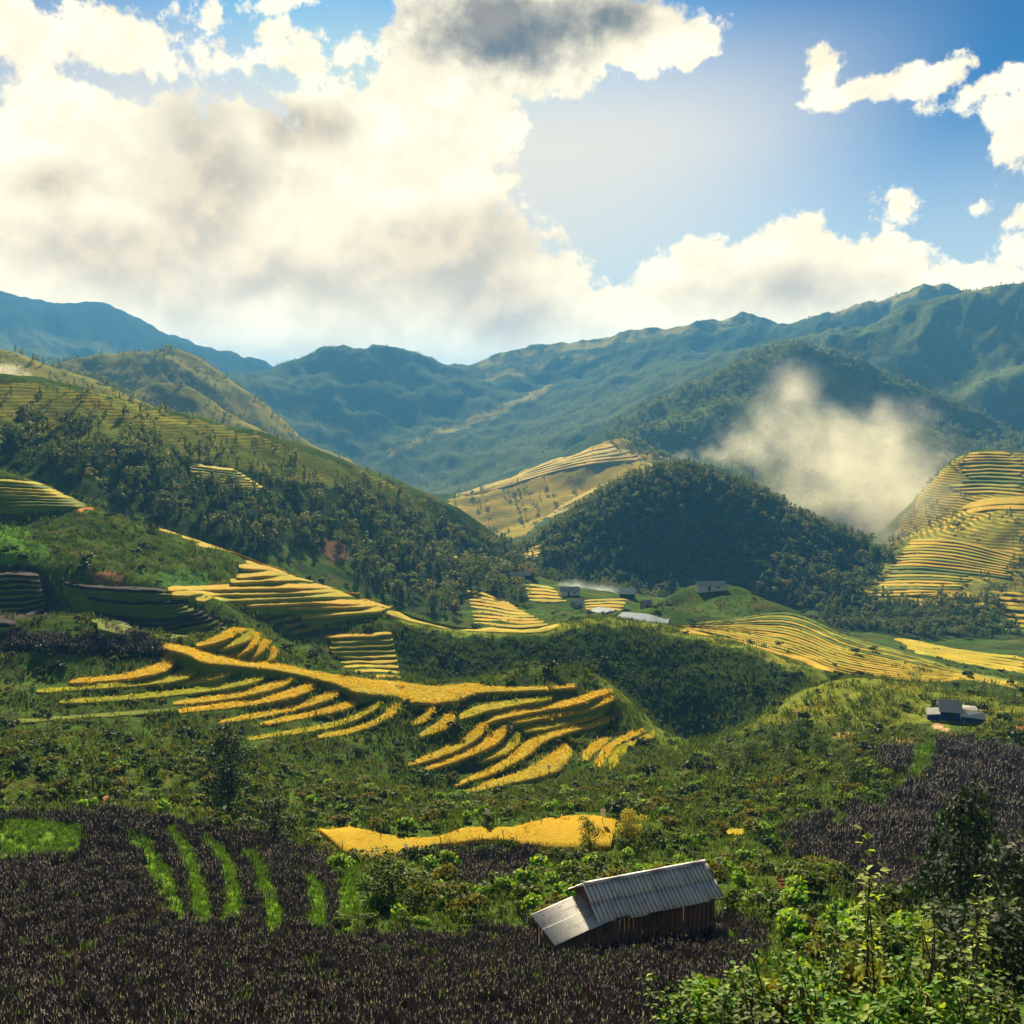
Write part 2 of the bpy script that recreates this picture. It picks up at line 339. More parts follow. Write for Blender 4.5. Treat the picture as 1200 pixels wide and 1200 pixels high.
# bilinear up to the full grid
def lerp_rows(T, src, dst, axis):
    T = np.moveaxis(T, axis, 0); i = np.clip(np.searchsorted(src, dst) - 1, 0, len(src) - 2)
    f = ((dst - src[i]) / (src[i + 1] - src[i]))[:, None]
    return np.moveaxis(T[i] * (1 - f) + T[i + 1] * f, 0, axis)
T = lerp_rows(lerp_rows(Tc, cu, U, 0), ca, AZ, 1)
front = np.clip((R(42) - np.abs(GA)) / R(8), 0, 1)
mt = np.clip((GU - math.log(900)) / .5, 0, 1)
mm = np.clip((GU - math.log(1750)) / .25, 0, 1)
T += fbm(GA * 22, GU * 22, 4, .42) * .0028 * np.clip((GU - math.log(30)), 0, 1)
T += mt * ridged(GA * 24 + GU * 4, GU * 9, 3) * .0042 + mm * (ridged(GA * 17 - GU * 3, GU * 8 + 5, 4) - .1) * .0065
RR = np.exp(GU); GX = RR * np.sin(GA); GY = RR * np.cos(GA); GZ = T * RR

def grid_idx(x, y):
    a = np.arctan2(x, y); u = np.log(np.maximum(np.hypot(x, y), 2.51))
    ia = np.clip(np.searchsorted(AZ, a) - 1, 0, len(AZ) - 2); iu = np.clip(np.searchsorted(U, u) - 1, 0, len(U) - 2)
    return a, u, ia, iu
def ground_z(x, y):
    x = np.asarray(x, float); y = np.asarray(y, float)
    a, u, ia, iu = grid_idx(x, y)
    fa = (a - AZ[ia]) / (AZ[ia + 1] - AZ[ia]); fu = (u - U[iu]) / (U[iu + 1] - U[iu])
    t = (T[iu, ia] * (1 - fa) + T[iu, ia + 1] * fa) * (1 - fu) + (T[iu + 1, ia] * (1 - fa) + T[iu + 1, ia + 1] * fa) * fu
    return t * np.hypot(x, y)
def hit(px, py, rmin=12.0, rmax=9000.0):
    """range at which the pixel's ray meets the ground beyond rmin"""
    az, t = azt(px, py); az = np.atleast_1d(az); t = np.atleast_1d(t); out = np.empty(az.size)
    k0 = np.searchsorted(U, math.log(rmin))
    for n, (a, tt) in enumerate(zip(az, t)):
        i = int(np.clip(np.searchsorted(AZ, a) - 1, 0, len(AZ) - 2)); f = (a - AZ[i]) / (AZ[i + 1] - AZ[i])
        prof = T[:, i] * (1 - f) + T[:, i + 1] * f
        ks = np.nonzero(prof[k0:] >= tt)[0]
        if len(ks) == 0:
            k = k0 + int(np.argmax(prof[k0:])); out[n] = math.exp(U[k]); continue
        k = k0 + ks[0]
        if k == k0: out[n] = math.exp(U[k]); continue
        g = (tt - prof[k - 1]) / (prof[k] - prof[k - 1]); out[n] = math.exp(U[k - 1] + g * (U[k] - U[k - 1]))
    return np.minimum(out, rmax)
def at(px, py, rmin=12.0):
    r = float(hit(px, py, rmin)[0]); az, t = azt(px, py)
    return Vector((r * math.sin(az), r * math.cos(az), r * float(t)))
PX, PY = project(GX, GY, GZ)
runmax = np.maximum.accumulate(np.where(GU > math.log(10), T, -9), axis=0)
VIS = (T >= runmax - .012) & (np.abs(GA) < R(36)) & (GY > 5)
#====MARK====
# ------------------------------------------------------------------ picture-space polygons -> land cover (each with its own range of distances)
def inside(poly, x, y):
    poly = np.asarray(poly, float); c = np.zeros(np.shape(x), bool); j = len(poly) - 1
    for i in range(len(poly)):
        xi, yi = poly[i]; xj, yj = poly[j]
        if yi != yj: c ^= ((yi > y) != (yj > y)) & (x < (xj - xi) * (y - yi) / (yj - yi) + xi)
        j = i
    return c
def Z(ox, oy, s, pts): return [(ox + a / s, oy + b / s, *c) for a, b, *c in pts]
_wx = 5 * fbm(GA * 60, GU * 60, 3); _wy = 4 * fbm(GA * 60 + 31, GU * 60 + 5, 3)
def area(poly, r0, r1): return inside(poly, PX + _wx, PY + _wy) & (RR >= r0) & (RR <= r1) & (GY > 0) & (np.abs(GA) < R(40))

def band(pts): return [(x - w - 1.5, y) for x, y, w in pts] + [(x + w + 1.5, y) for x, y, w in pts[::-1]]
def area0(poly, r0, r1): return inside(poly, PX + .3 * _wx, PY + .3 * _wy) & (RR >= r0) & (RR <= r1) & (GY > 0) & (np.abs(GA) < R(40))
GREENBED = [band(q) for q in ([(140, 972, 4), (160, 986, 7), (175, 1005, 9), (189, 1030, 10), (203, 1056, 8), (213, 1076, 4)], [(196, 973, 4), (211, 990, 8), (221, 1012, 9), (228, 1036, 9), (234, 1062, 9), (239, 1086, 6)],
            [(237, 980, 3), (256, 1000, 6), (270, 1024, 8), (273, 1050, 9), (270, 1082, 9)], [(278, 994, 4), (296, 1008, 7), (308, 1035, 8), (318, 1062, 8), (323, 1090, 8)], [(360, 1026, 5), (370, 1045, 8), (373, 1070, 9), (367, 1092, 9)], [(396, 992, 5), (406, 1010, 8), (408, 1060, 8), (402, 1090, 7)])]
GREENBED.append(Z(0, 850, 3, [(0, 350), (150, 345), (275, 360), (285, 420), (265, 470), (120, 465), (0, 475)]))
C_LEFT = area([(-400, 968), (60, 955), (130, 950), (180, 958), (240, 968), (330, 985), (385, 1010), (398, 1060), (394, 1094), (470, 1096), (560, 1090), (640, 1082), (720, 1085), (850, 1072), (905, 1085), (890, 1140), (760, 1240), (-400, 1240)], 20, 92)
for q in GREENBED: C_LEFT &= ~area0(q, 20, 95)
C_MID = area(Z(350, 850, 3, [(370, 450), (480, 420), (640, 402), (740, 425), (860, 445), (830, 520), (730, 560), (640, 605), (560, 560), (520, 500), (430, 470)]), 50, 78)
C_RIGHT = area(Z(800, 850, 3, [(340, 390), (440, 340), (540, 310), (600, 290), (700, 260), (800, 210), (880, 180), (890, 60), (1000, 50), (1200, 100), (1600, 120), (1600, 600), (1200, 600), (900, 610), (640, 640), (570, 560), (500, 500), (380, 460)]), 45, 165)
C_RIGHT |= area(Z(800, 850, 3, [(680, 90), (800, 80), (790, 180), (690, 170)]), 90, 165)
RBED = [Z(800, 850, 3, q) for q in ([(1030, 290), (1060, 300), (1110, 420), (1130, 520), (1105, 570), (1085, 500), (1060, 400)],
        [(1150, 310), (1180, 300), (1190, 400), (1165, 390)], [(880, 310), (935, 310), (930, 400), (885, 400)], [(530, 310), (580, 300), (565, 350), (530, 370)], [(800, 80), (885, 60), (875, 170), (810, 185)])]
for q in RBED: C_RIGHT &= ~area(q, 40, 170)
C_BANK = area(Z(0, 600, 3, [(-300, 430), (0, 425), (200, 440), (420, 430), (540, 445), (575, 480), (568, 525), (500, 562), (420, 520), (300, 545), (0, 552), (-300, 552)]), 190, 245)
C_UP = area([(-60, 660), (40, 660), (66, 690), (66, 720), (0, 740), (-60, 740)], 205, 290)
CROP = C_LEFT | C_MID | C_RIGHT | C_BANK
SFACE = area([(470, 735), (540, 748), (640, 748), (700, 734), (800, 750), (870, 766), (965, 802), (930, 815), (870, 850), (825, 880), (780, 860), (740, 826), (700, 795), (560, 790), (530, 800), (470, 800)], 200, 330)  # spur face whose shade is put into its dark ground and scrub
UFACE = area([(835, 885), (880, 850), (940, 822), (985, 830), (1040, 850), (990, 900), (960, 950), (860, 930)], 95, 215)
LAWN = np.zeros_like(CROP)
for q in GREENBED: LAWN |= area0(q, 20, 95)
for q in RBED: LAWN |= area(q, 20, 170)
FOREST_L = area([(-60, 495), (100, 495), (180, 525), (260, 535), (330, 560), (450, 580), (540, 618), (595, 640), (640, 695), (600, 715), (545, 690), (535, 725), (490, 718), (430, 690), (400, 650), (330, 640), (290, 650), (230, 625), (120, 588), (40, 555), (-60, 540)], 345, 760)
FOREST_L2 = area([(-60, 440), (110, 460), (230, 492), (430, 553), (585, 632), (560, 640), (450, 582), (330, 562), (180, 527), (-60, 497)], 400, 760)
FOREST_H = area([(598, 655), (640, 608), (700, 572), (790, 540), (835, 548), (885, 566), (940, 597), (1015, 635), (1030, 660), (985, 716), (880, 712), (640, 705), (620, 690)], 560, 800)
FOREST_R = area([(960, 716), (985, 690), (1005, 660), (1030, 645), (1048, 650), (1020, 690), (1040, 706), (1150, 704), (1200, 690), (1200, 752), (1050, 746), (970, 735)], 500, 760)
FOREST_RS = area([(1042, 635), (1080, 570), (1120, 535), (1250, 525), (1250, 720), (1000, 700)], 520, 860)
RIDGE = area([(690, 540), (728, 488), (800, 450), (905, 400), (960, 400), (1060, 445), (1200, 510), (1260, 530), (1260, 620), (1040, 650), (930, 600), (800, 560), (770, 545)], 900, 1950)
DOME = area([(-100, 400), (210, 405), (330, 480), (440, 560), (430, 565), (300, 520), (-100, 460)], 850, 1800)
GHILL = area([(520, 590), (560, 568), (640, 540), (725, 512), (790, 540), (700, 585), (640, 605), (600, 640), (560, 620)], 950, 1450)

# base colours of the land (linear albedo, with some sunlight and shade painted in)
col = np.empty(GX.shape + (3,), np.float32); col[:] = (.045, .078, .016)
def paint(mask, c): col[mask] = c
paint(GU > math.log(850), (.050, .070, .022)); paint(GU > math.log(1800), (.075, .095, .032)); paint(GU > math.log(3600), (.03, .045, .03))
patch = fbm(GA * 30, GU * 30, 3)
paint((patch > .35) & (RR > 100) & (RR < 700), (.062, .072, .020)); paint((patch < -.42) & (RR > 90) & (RR < 700), (.040, .050, .018))
paint(FOREST_L | FOREST_H | FOREST_R, (.028, .042, .014)); paint(RIDGE, (.085, .105, .022)); paint(DOME, (.15, .15, .028)); paint(FOREST_L2, (.10, .125, .022)); paint(FOREST_RS, (.12, .13, .025))  # sunlight on the domes and left crest painted into their paler colours
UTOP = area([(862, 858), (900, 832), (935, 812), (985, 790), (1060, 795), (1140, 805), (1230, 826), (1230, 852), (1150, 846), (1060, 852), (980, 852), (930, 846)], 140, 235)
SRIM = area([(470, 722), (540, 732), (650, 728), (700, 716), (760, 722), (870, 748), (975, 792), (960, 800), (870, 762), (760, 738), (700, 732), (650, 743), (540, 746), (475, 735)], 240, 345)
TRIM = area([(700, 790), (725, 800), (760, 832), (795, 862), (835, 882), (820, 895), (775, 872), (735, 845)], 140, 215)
paint(UTOP, (.115, .135, .022)); paint(SRIM, (.13, .16, .024)); paint(TRIM, (.10, .14, .02))  # lit edges of the near crests painted as lighter grass
for pl in ([(645, 453), (600, 473), (560, 490), (500, 511), (455, 532)], [(570, 441), (640, 427), (690, 416), (705, 426)], [(880, 372), (830, 382), (770, 388), (700, 402), (640, 408), (560, 427)], [(1160, 340), (1095, 337), (1050, 349), (975, 367)]):  # sunlit spurs and crests painted as pale yellow strips
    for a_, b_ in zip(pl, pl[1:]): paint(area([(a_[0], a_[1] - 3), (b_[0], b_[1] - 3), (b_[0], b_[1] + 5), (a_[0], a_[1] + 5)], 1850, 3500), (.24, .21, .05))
paint(GHILL, (.24, .20, .03))
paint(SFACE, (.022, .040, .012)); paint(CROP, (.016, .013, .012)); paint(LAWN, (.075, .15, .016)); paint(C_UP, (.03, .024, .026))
for q, c, r0, r1 in (([(98, 672), (125, 668), (146, 676), (140, 686), (112, 684)], (.20, .10, .05), 225, 290), ([(380, 630), (400, 635), (412, 655), (395, 660), (372, 645)], (.13, .075, .04), 350, 520),
                     ([(110, 590), (125, 596), (98, 598), (80, 600)], (.40, .18, .07), 280, 345), ([(15, 596), (48, 597), (45, 602), (14, 602)], (.28, .12, .05), 280, 345),
                     ([(905, 1015), (950, 1015), (950, 1050), (915, 1055)], (.12, .05, .03), 40, 110), ([(975, 858), (1070, 858), (1070, 872), (1000, 878)], (.20, .14, .04), 130, 175),
                     ([(250, 953), (264, 953), (262, 968), (252, 966)], (.24, .09, .04), 70, 105), ([(112, 931), (128, 931), (128, 938), (112, 938)], (.24, .11, .05), 85, 120),
                     ([(1185, 848), (1210, 840), (1210, 866), (1190, 862)], (.26, .10, .05), 150, 200), ([(1096, 845), (1108, 848), (1112, 856), (1118, 868), (1104, 868), (1104, 856), (1092, 852)], (.36, .22, .13), 120, 200), ([(-40, 610), (10, 610), (40, 622), (66, 660), (30, 664), (-40, 660)], (.07, .16, .02), 240, 310),
                     ([(185, 668), (240, 668), (245, 688), (190, 686)], (.05, .12, .03), 240, 300)):
    paint(area(q, r0, r1), c)

TERR = np.where(FOREST_RS, 1.0, 0) + np.where(GHILL, .9, 0) + np.where(FOREST_L2, .45, 0) + np.where(DOME, .5, 0)
TERR += np.where(area([(150, 640), (300, 690), (430, 740), (420, 780), (250, 700), (150, 690)], 230, 330), .4, 0); TERR = np.clip(TERR, 0, 1).astype(np.float32)
# ------------------------------------------------------------------ materials
def new_mat(name):
    m = bpy.data.materials.new(name); m.use_nodes = True; t = NT(m.node_tree); t.n.clear()
    return m, t
def surf(t, color, rough=.9, spec=.1, bump=None, transl=0.0, tcol=None, strength=.5, dist=.1, metal=0.0):
    ins = {'Base Color': color, 'Roughness': rough, 'Specular IOR Level': spec, 'Metallic': metal}
    p = t('ShaderNodeBsdfPrincipled', ins)
    if bump is not None:
        b = t('ShaderNodeBump', {'Height': bump, 'Strength': strength, 'Distance': dist}); t.l.new(b.outputs[0], p.inputs['Normal'])
    s = p.outputs[0]
    if transl:
        tr = t('ShaderNodeBsdfTranslucent', {0: tcol if tcol is not None else color})
        s = t('ShaderNodeMixShader', {0: transl, 1: s, 2: tr.outputs[0]}).outputs[0]
    t('ShaderNodeOutputMaterial', {0: s})
def objpos(t): return t('ShaderNodeTexCoord').outputs['Object']
def land_mat():
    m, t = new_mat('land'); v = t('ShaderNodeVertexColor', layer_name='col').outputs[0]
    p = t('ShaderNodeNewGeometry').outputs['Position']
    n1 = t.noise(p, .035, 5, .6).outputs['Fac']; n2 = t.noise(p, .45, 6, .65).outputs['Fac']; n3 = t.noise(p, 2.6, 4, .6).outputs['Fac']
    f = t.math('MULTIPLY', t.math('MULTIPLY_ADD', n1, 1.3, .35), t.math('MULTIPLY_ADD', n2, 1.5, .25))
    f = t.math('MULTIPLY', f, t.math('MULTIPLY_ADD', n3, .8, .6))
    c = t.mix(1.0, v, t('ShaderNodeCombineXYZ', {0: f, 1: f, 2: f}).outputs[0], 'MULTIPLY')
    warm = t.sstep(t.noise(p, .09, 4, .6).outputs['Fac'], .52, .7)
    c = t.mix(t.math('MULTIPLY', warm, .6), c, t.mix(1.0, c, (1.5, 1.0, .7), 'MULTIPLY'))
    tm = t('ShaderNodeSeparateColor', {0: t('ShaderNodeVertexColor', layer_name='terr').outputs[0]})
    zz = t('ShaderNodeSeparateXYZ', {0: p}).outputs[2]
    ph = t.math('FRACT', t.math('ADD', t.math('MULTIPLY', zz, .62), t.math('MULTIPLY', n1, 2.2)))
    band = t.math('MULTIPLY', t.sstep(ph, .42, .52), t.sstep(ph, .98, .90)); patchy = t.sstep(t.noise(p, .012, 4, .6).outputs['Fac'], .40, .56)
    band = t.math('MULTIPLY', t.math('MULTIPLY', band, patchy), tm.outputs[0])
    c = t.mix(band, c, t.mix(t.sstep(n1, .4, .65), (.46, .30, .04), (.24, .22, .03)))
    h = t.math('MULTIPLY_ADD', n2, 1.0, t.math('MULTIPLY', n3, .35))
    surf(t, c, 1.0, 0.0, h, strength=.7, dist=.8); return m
def leaf_mat(name, c1, c2, c3, transl=.35):
    m, t = new_mat(name)
    rnd = t('ShaderNodeObjectInfo').outputs['Random']; tone = t('ShaderNodeVertexColor', layer_name='tone').outputs[0]
    ts = t('ShaderNodeSeparateColor', {0: tone}).outputs[0]
    c = t.mix(t.sstep(rnd, .0, 1.0), c1, c2); c = t.mix(t.sstep(ts, .45, 1.0), c, c3)
    surf(t, c, .7, .12, transl=transl, tcol=t.mix(1.0, c, (1.5, 1.4, .6), 'MULTIPLY')); return m
def simple_mat(name, c, c2=None, scale=6, rough=.85, spec=.2, bump=True, metal=0.0, stretch=(1, 1, 1), strength=.4):
    m, t = new_mat(name)
    mp = t('ShaderNodeMapping', {'Vector': objpos(t), 'Scale': stretch}).outputs[0]
    rnd = t('ShaderNodeObjectInfo').outputs['Random']
    n = t.noise(mp, scale, 6, .65).outputs['Fac']
    cc = t.mix(t.sstep(n, .3, .72), c, c2 or tuple(k * .55 for k in c))
    f = t.math('MULTIPLY_ADD', rnd, .5, .75)
    cc = t.mix(1.0, cc, t('ShaderNodeCombineXYZ', {0: f, 1: f, 2: f}).outputs[0], 'MULTIPLY')
    surf(t, cc, rough, spec, n if bump else None, strength=strength, dist=.02, metal=metal); return m
def rice_mat(name, c1, c2, c3):
    m, t = new_mat(name); p = t('ShaderNodeNewGeometry').outputs['Position']
    n1 = t.noise(p, .11, 4, .6).outputs['Fac']; n2 = t.noise(p, 1.7, 5, .7).outputs['Fac']; n3 = t.noise(p, 7.0, 3, .6).outputs['Fac']
    rnd = t('ShaderNodeObjectInfo').outputs['Random']
    c = t.mix(t.sstep(t.math('MULTIPLY_ADD', rnd, .35, n1), .42, .92), c1, c2); c = t.mix(t.sstep(n2, .52, .72), c, c3)
    f = t.math('MULTIPLY_ADD', n3, .9, .55); c = t.mix(1.0, c, t('ShaderNodeCombineXYZ', {0: f, 1: f, 2: f}).outputs[0], 'MULTIPLY')
    surf(t, c, .9, .05, t.math('MULTIPLY_ADD', n2, .5, n3), transl=.3, tcol=t.mix(1.0, c, (1.3, 1.1, .6), 'MULTIPLY'), strength=.8, dist=.25); return m
def tin_mat():
    m, t = new_mat('weathered_tin'); p = objpos(t); rnd = t('ShaderNodeObjectInfo').outputs['Random']
    gro = t('ShaderNodeSeparateColor', {0: t('ShaderNodeVertexColor', layer_name='tone').outputs[0]}).outputs[0]
    n1 = t.noise(p, 1.6, 6, .7).outputs['Fac']; n2 = t.noise(p, 9, 5, .7).outputs['Fac']
    c = t.mix(rnd, (.78, .75, .71), (.56, .54, .54)); c = t.mix(t.sstep(n1, .5, .72), c, (.42, .40, .38)); c = t.mix(t.math('MULTIPLY', t.sstep(t.noise(p, 2.6, 6, .7, .4).outputs['Fac'], .56, .68), .65), c, (.26, .14, .08))
    c = t.mix(t.math('MULTIPLY', t.sstep(gro, .45, .95), t.math('MULTIPLY_ADD', n2, .7, .35), clamp=True), c, (.07, .065, .07))   # darker in the grooves
    surf(t, c, .6, .3, n2, strength=.2, dist=.01); return m
MT = dict(
    land=land_mat(),
    forest=leaf_mat('forest_leaves', (.036, .058, .013), (.062, .088, .018), (.115, .14, .028), .33),
    ridge=leaf_mat('ridge_leaves', (.045, .072, .015), (.080, .105, .020), (.16, .17, .03), .38),
    bush=leaf_mat('bush_leaves', (.022, .052, .009), (.045, .080, .012), (.10, .125, .018), .33),
    bright=leaf_mat('bright_leaves', (.045, .13, .010), (.080, .19, .015), (.22, .29, .035), .38),
    pale_leaf=leaf_mat('pale_leaves', (.12, .20, .025), (.20, .27, .04), (.40, .40, .12), .4),
    dark=leaf_mat('dark_leaves', (.010, .020, .010), (.016, .030, .013), (.028, .045, .018), .2),
    mixed=leaf_mat('olive_leaves', (.06, .07, .012), (.09, .085, .016), (.16, .15, .03), .35),
    yellow=leaf_mat('yellow_leaves', (.20, .20, .02), (.28, .22, .02), (.40, .30, .04), .4),
    grass=leaf_mat('grass_blades', (.022, .050, .008), (.045, .075, .011), (.09, .10, .018), .3),
    lawn=leaf_mat('lawn_blades', (.026, .074, .008), (.044, .098, .010), (.080, .12, .016), .33),
    rice_gold=leaf_mat('ripe_ears', (.44, .30, .018), (.56, .36, .022), (.34, .30, .022), .35), rice_lime=leaf_mat('ripening_ears', (.24, .28, .018), (.38, .33, .022), (.15, .22, .015), .35),
    stalk=leaf_mat('dry_stalks', (.020, .019, .036), (.034, .028, .048), (.060, .052, .080), .08),
    tassel=leaf_mat('dry_tassels', (.20, .19, .27), (.32, .29, .37), (.55, .52, .54), .15),
    trunk=simple_mat('bark', (.07, .05, .035), scale=9),
    gold=rice_mat('ripe_rice', (.56, .35, .018), (.40, .34, .02), (.62, .38, .022)),
    lime=rice_mat('ripening_rice', (.34, .33, .02), (.55, .40, .024), (.22, .27, .02)),
    green=rice_mat('green_rice', (.10, .16, .018), (.16, .20, .02), (.30, .27, .025)),
    mauve=rice_mat('dark_crop', (.035, .028, .034), (.055, .038, .042), (.05, .065, .028)),
    bank=simple_mat('grassy_bank', (.095, .16, .016), (.17, .19, .02), scale=1.3, rough=1, spec=0, strength=.8),
    tin=tin_mat(),
    plank=simple_mat('old_planks', (.19, .11, .075), (.09, .05, .038), scale=5, stretch=(6, 6, .5), rough=.9),
    pale=simple_mat('pale_wood', (.5, .38, .24), (.36, .26, .17), scale=6, rough=.8),
    white=simple_mat('whitewash', (.72, .70, .66), (.55, .53, .5), scale=3),
    grey=simple_mat('grey_roofing', (.40, .39, .37), (.26, .25, .25), scale=3, rough=.6),
    blue=simple_mat('blue_sheet', (.02, .035, .22), (.012, .02, .13), scale=2, rough=.6),
    dusk=simple_mat('dark_timber', (.03, .028, .03), scale=4),
    soil=simple_mat('bare_soil', (.42, .25, .15), (.28, .15, .09), scale=1.5, rough=1, spec=0),
    cloth=simple_mat('white_cloth', (.8, .78, .74), (.66, .64, .6), scale=8),
    goat=simple_mat('white_coat', (.75, .72, .66), (.6, .56, .5), scale=9),
)
def water_mat():
    m, t = new_mat('pond_water'); p = t('ShaderNodeNewGeometry').outputs['Position']
    surf(t, (.05, .08, .10), .25, .4, t.noise(p, 3.0, 3).outputs['Fac'], strength=.08, dist=.05); return m
MT['water'] = water_mat()

# ------------------------------------------------------------------ land meshes, one per hill
def build_land():
    na, nu = len(AZ), len(U)
    sa, su = slice(0, na - 1, 3), slice(0, nu - 1, 3)
    ca, cu = GA[su, sa], GU[su, sa]; idc = np.empty(ca.size, int); fa, fu = ca.ravel(), cu.ravel()
    for s0 in range(0, fa.size, 20000):
        d = (fa[s0:s0 + 20000, None] - CTa[:, 0]) ** 2 + (fu[s0:s0 + 20000, None] - CTa[:, 1]) ** 2
        idc[s0:s0 + 20000] = CTa[d.argmin(1), 3].astype(int)
    idf = np.repeat(np.repeat(idc.reshape(ca.shape), 3, 0), 3, 1)[:nu - 1, :na - 1]
    q = np.arange(nu - 1)[:, None] * na + np.arange(na - 1)[None]
    quads = np.stack([q, q + 1, q + 1 + na, q + na], -1)
    V = np.stack([GX, GY, GZ], -1).reshape(-1, 3); Cc = col.reshape(-1, 3)
    inner = np.arange(na)      # close the ground under the camera
    for k, nm in enumerate(IDS):
        f = quads[idf == k]
        if not len(f): continue
        use, inv = np.unique(f, return_inverse=True)
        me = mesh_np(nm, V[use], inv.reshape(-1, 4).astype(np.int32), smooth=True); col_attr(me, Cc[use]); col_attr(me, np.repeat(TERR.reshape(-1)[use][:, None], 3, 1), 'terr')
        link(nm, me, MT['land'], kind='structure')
build_land()

# ------------------------------------------------------------------ terraced fields
FIELD = np.zeros((1300, 1300), np.uint8); FR = [(0, 0)]
def mark(poly, r0, r1):
    poly = np.asarray(poly, float); x0, y0 = np.floor(poly.min(0)).astype(int); x1, y1 = np.ceil(poly.max(0)).astype(int)
    x0, y0 = max(x0, 0), max(y0, 0); x1, y1 = min(x1, 1299), min(y1, 1299)
    if x1 <= x0 or y1 <= y0: return
    gx, gy = np.meshgrid(np.arange(x0, x1 + 1), np.arange(y0, y1 + 1))
    if not len(FR) or FR[-1] != (r0, r1): FR.append((r0, r1))
    sub = FIELD[y0:y1 + 1, x0:x1 + 1]; sub[inside(poly, gx + .5, gy + .5)] = len(FR) - 1
def resample(pts, step):
    pts = np.asarray(pts, float); n = len(pts)
    if n > 2:                                                   # Catmull-Rom
        P = np.vstack([2 * pts[0] - pts[1], pts, 2 * pts[-1] - pts[-2]]); out = []
        for i in range(n - 1):
            for u in np.linspace(0, 1, 8, endpoint=False):
                a, b, c, d = P[i:i + 4]
                out.append(.5 * (2 * b + (c - a) * u + (2 * a - 5 * b + 4 * c - d) * u * u + (3 * b - a - 3 * c + d) * u ** 3))
        out.append(pts[-1]); pts = np.array(out)
    s = np.concatenate([[0], np.cumsum(np.hypot(*np.diff(pts[:, :2], axis=0).T))])
    m = max(3, int(s[-1] / step) + 1); q = np.linspace(0, s[-1], m)
    return np.stack([np.interp(q, s, pts[:, k]) for k in range(pts.shape[1])], 1)
def hitr(px, py, r0, r1):
    az, t = azt(px, py); k0, k1 = np.searchsorted(U, math.log(r0)), np.searchsorted(U, math.log(r1)); out = []
    for a, tt in zip(np.atleast_1d(az), np.atleast_1d(t)):
        i = int(np.clip(np.searchsorted(AZ, a) - 1, 0, len(AZ) - 2)); f = (a - AZ[i]) / (AZ[i + 1] - AZ[i])
        pr = T[k0:k1, i] * (1 - f) + T[k0:k1, i + 1] * f
        ks = np.nonzero(pr >= tt)[0]
        if len(ks) == 0: out.append(math.exp(U[k0 + int(pr.argmax())]))
        elif ks[0] == 0: out.append(r0)
        else:
            k = ks[0]; g = (tt - pr[k - 1]) / (pr[k] - pr[k - 1]); out.append(math.exp(U[k0 + k - 1] + g * (U[k0 + k] - U[k0 + k - 1])))
    return np.array(out)
def smooth1(v, n=2):
    for _ in range(n):
        v = np.concatenate([[v[0]], (v[:-2] + 2 * v[1:-1] + v[2:]) / 4, [v[-1]]])
    return v
RICE = {}
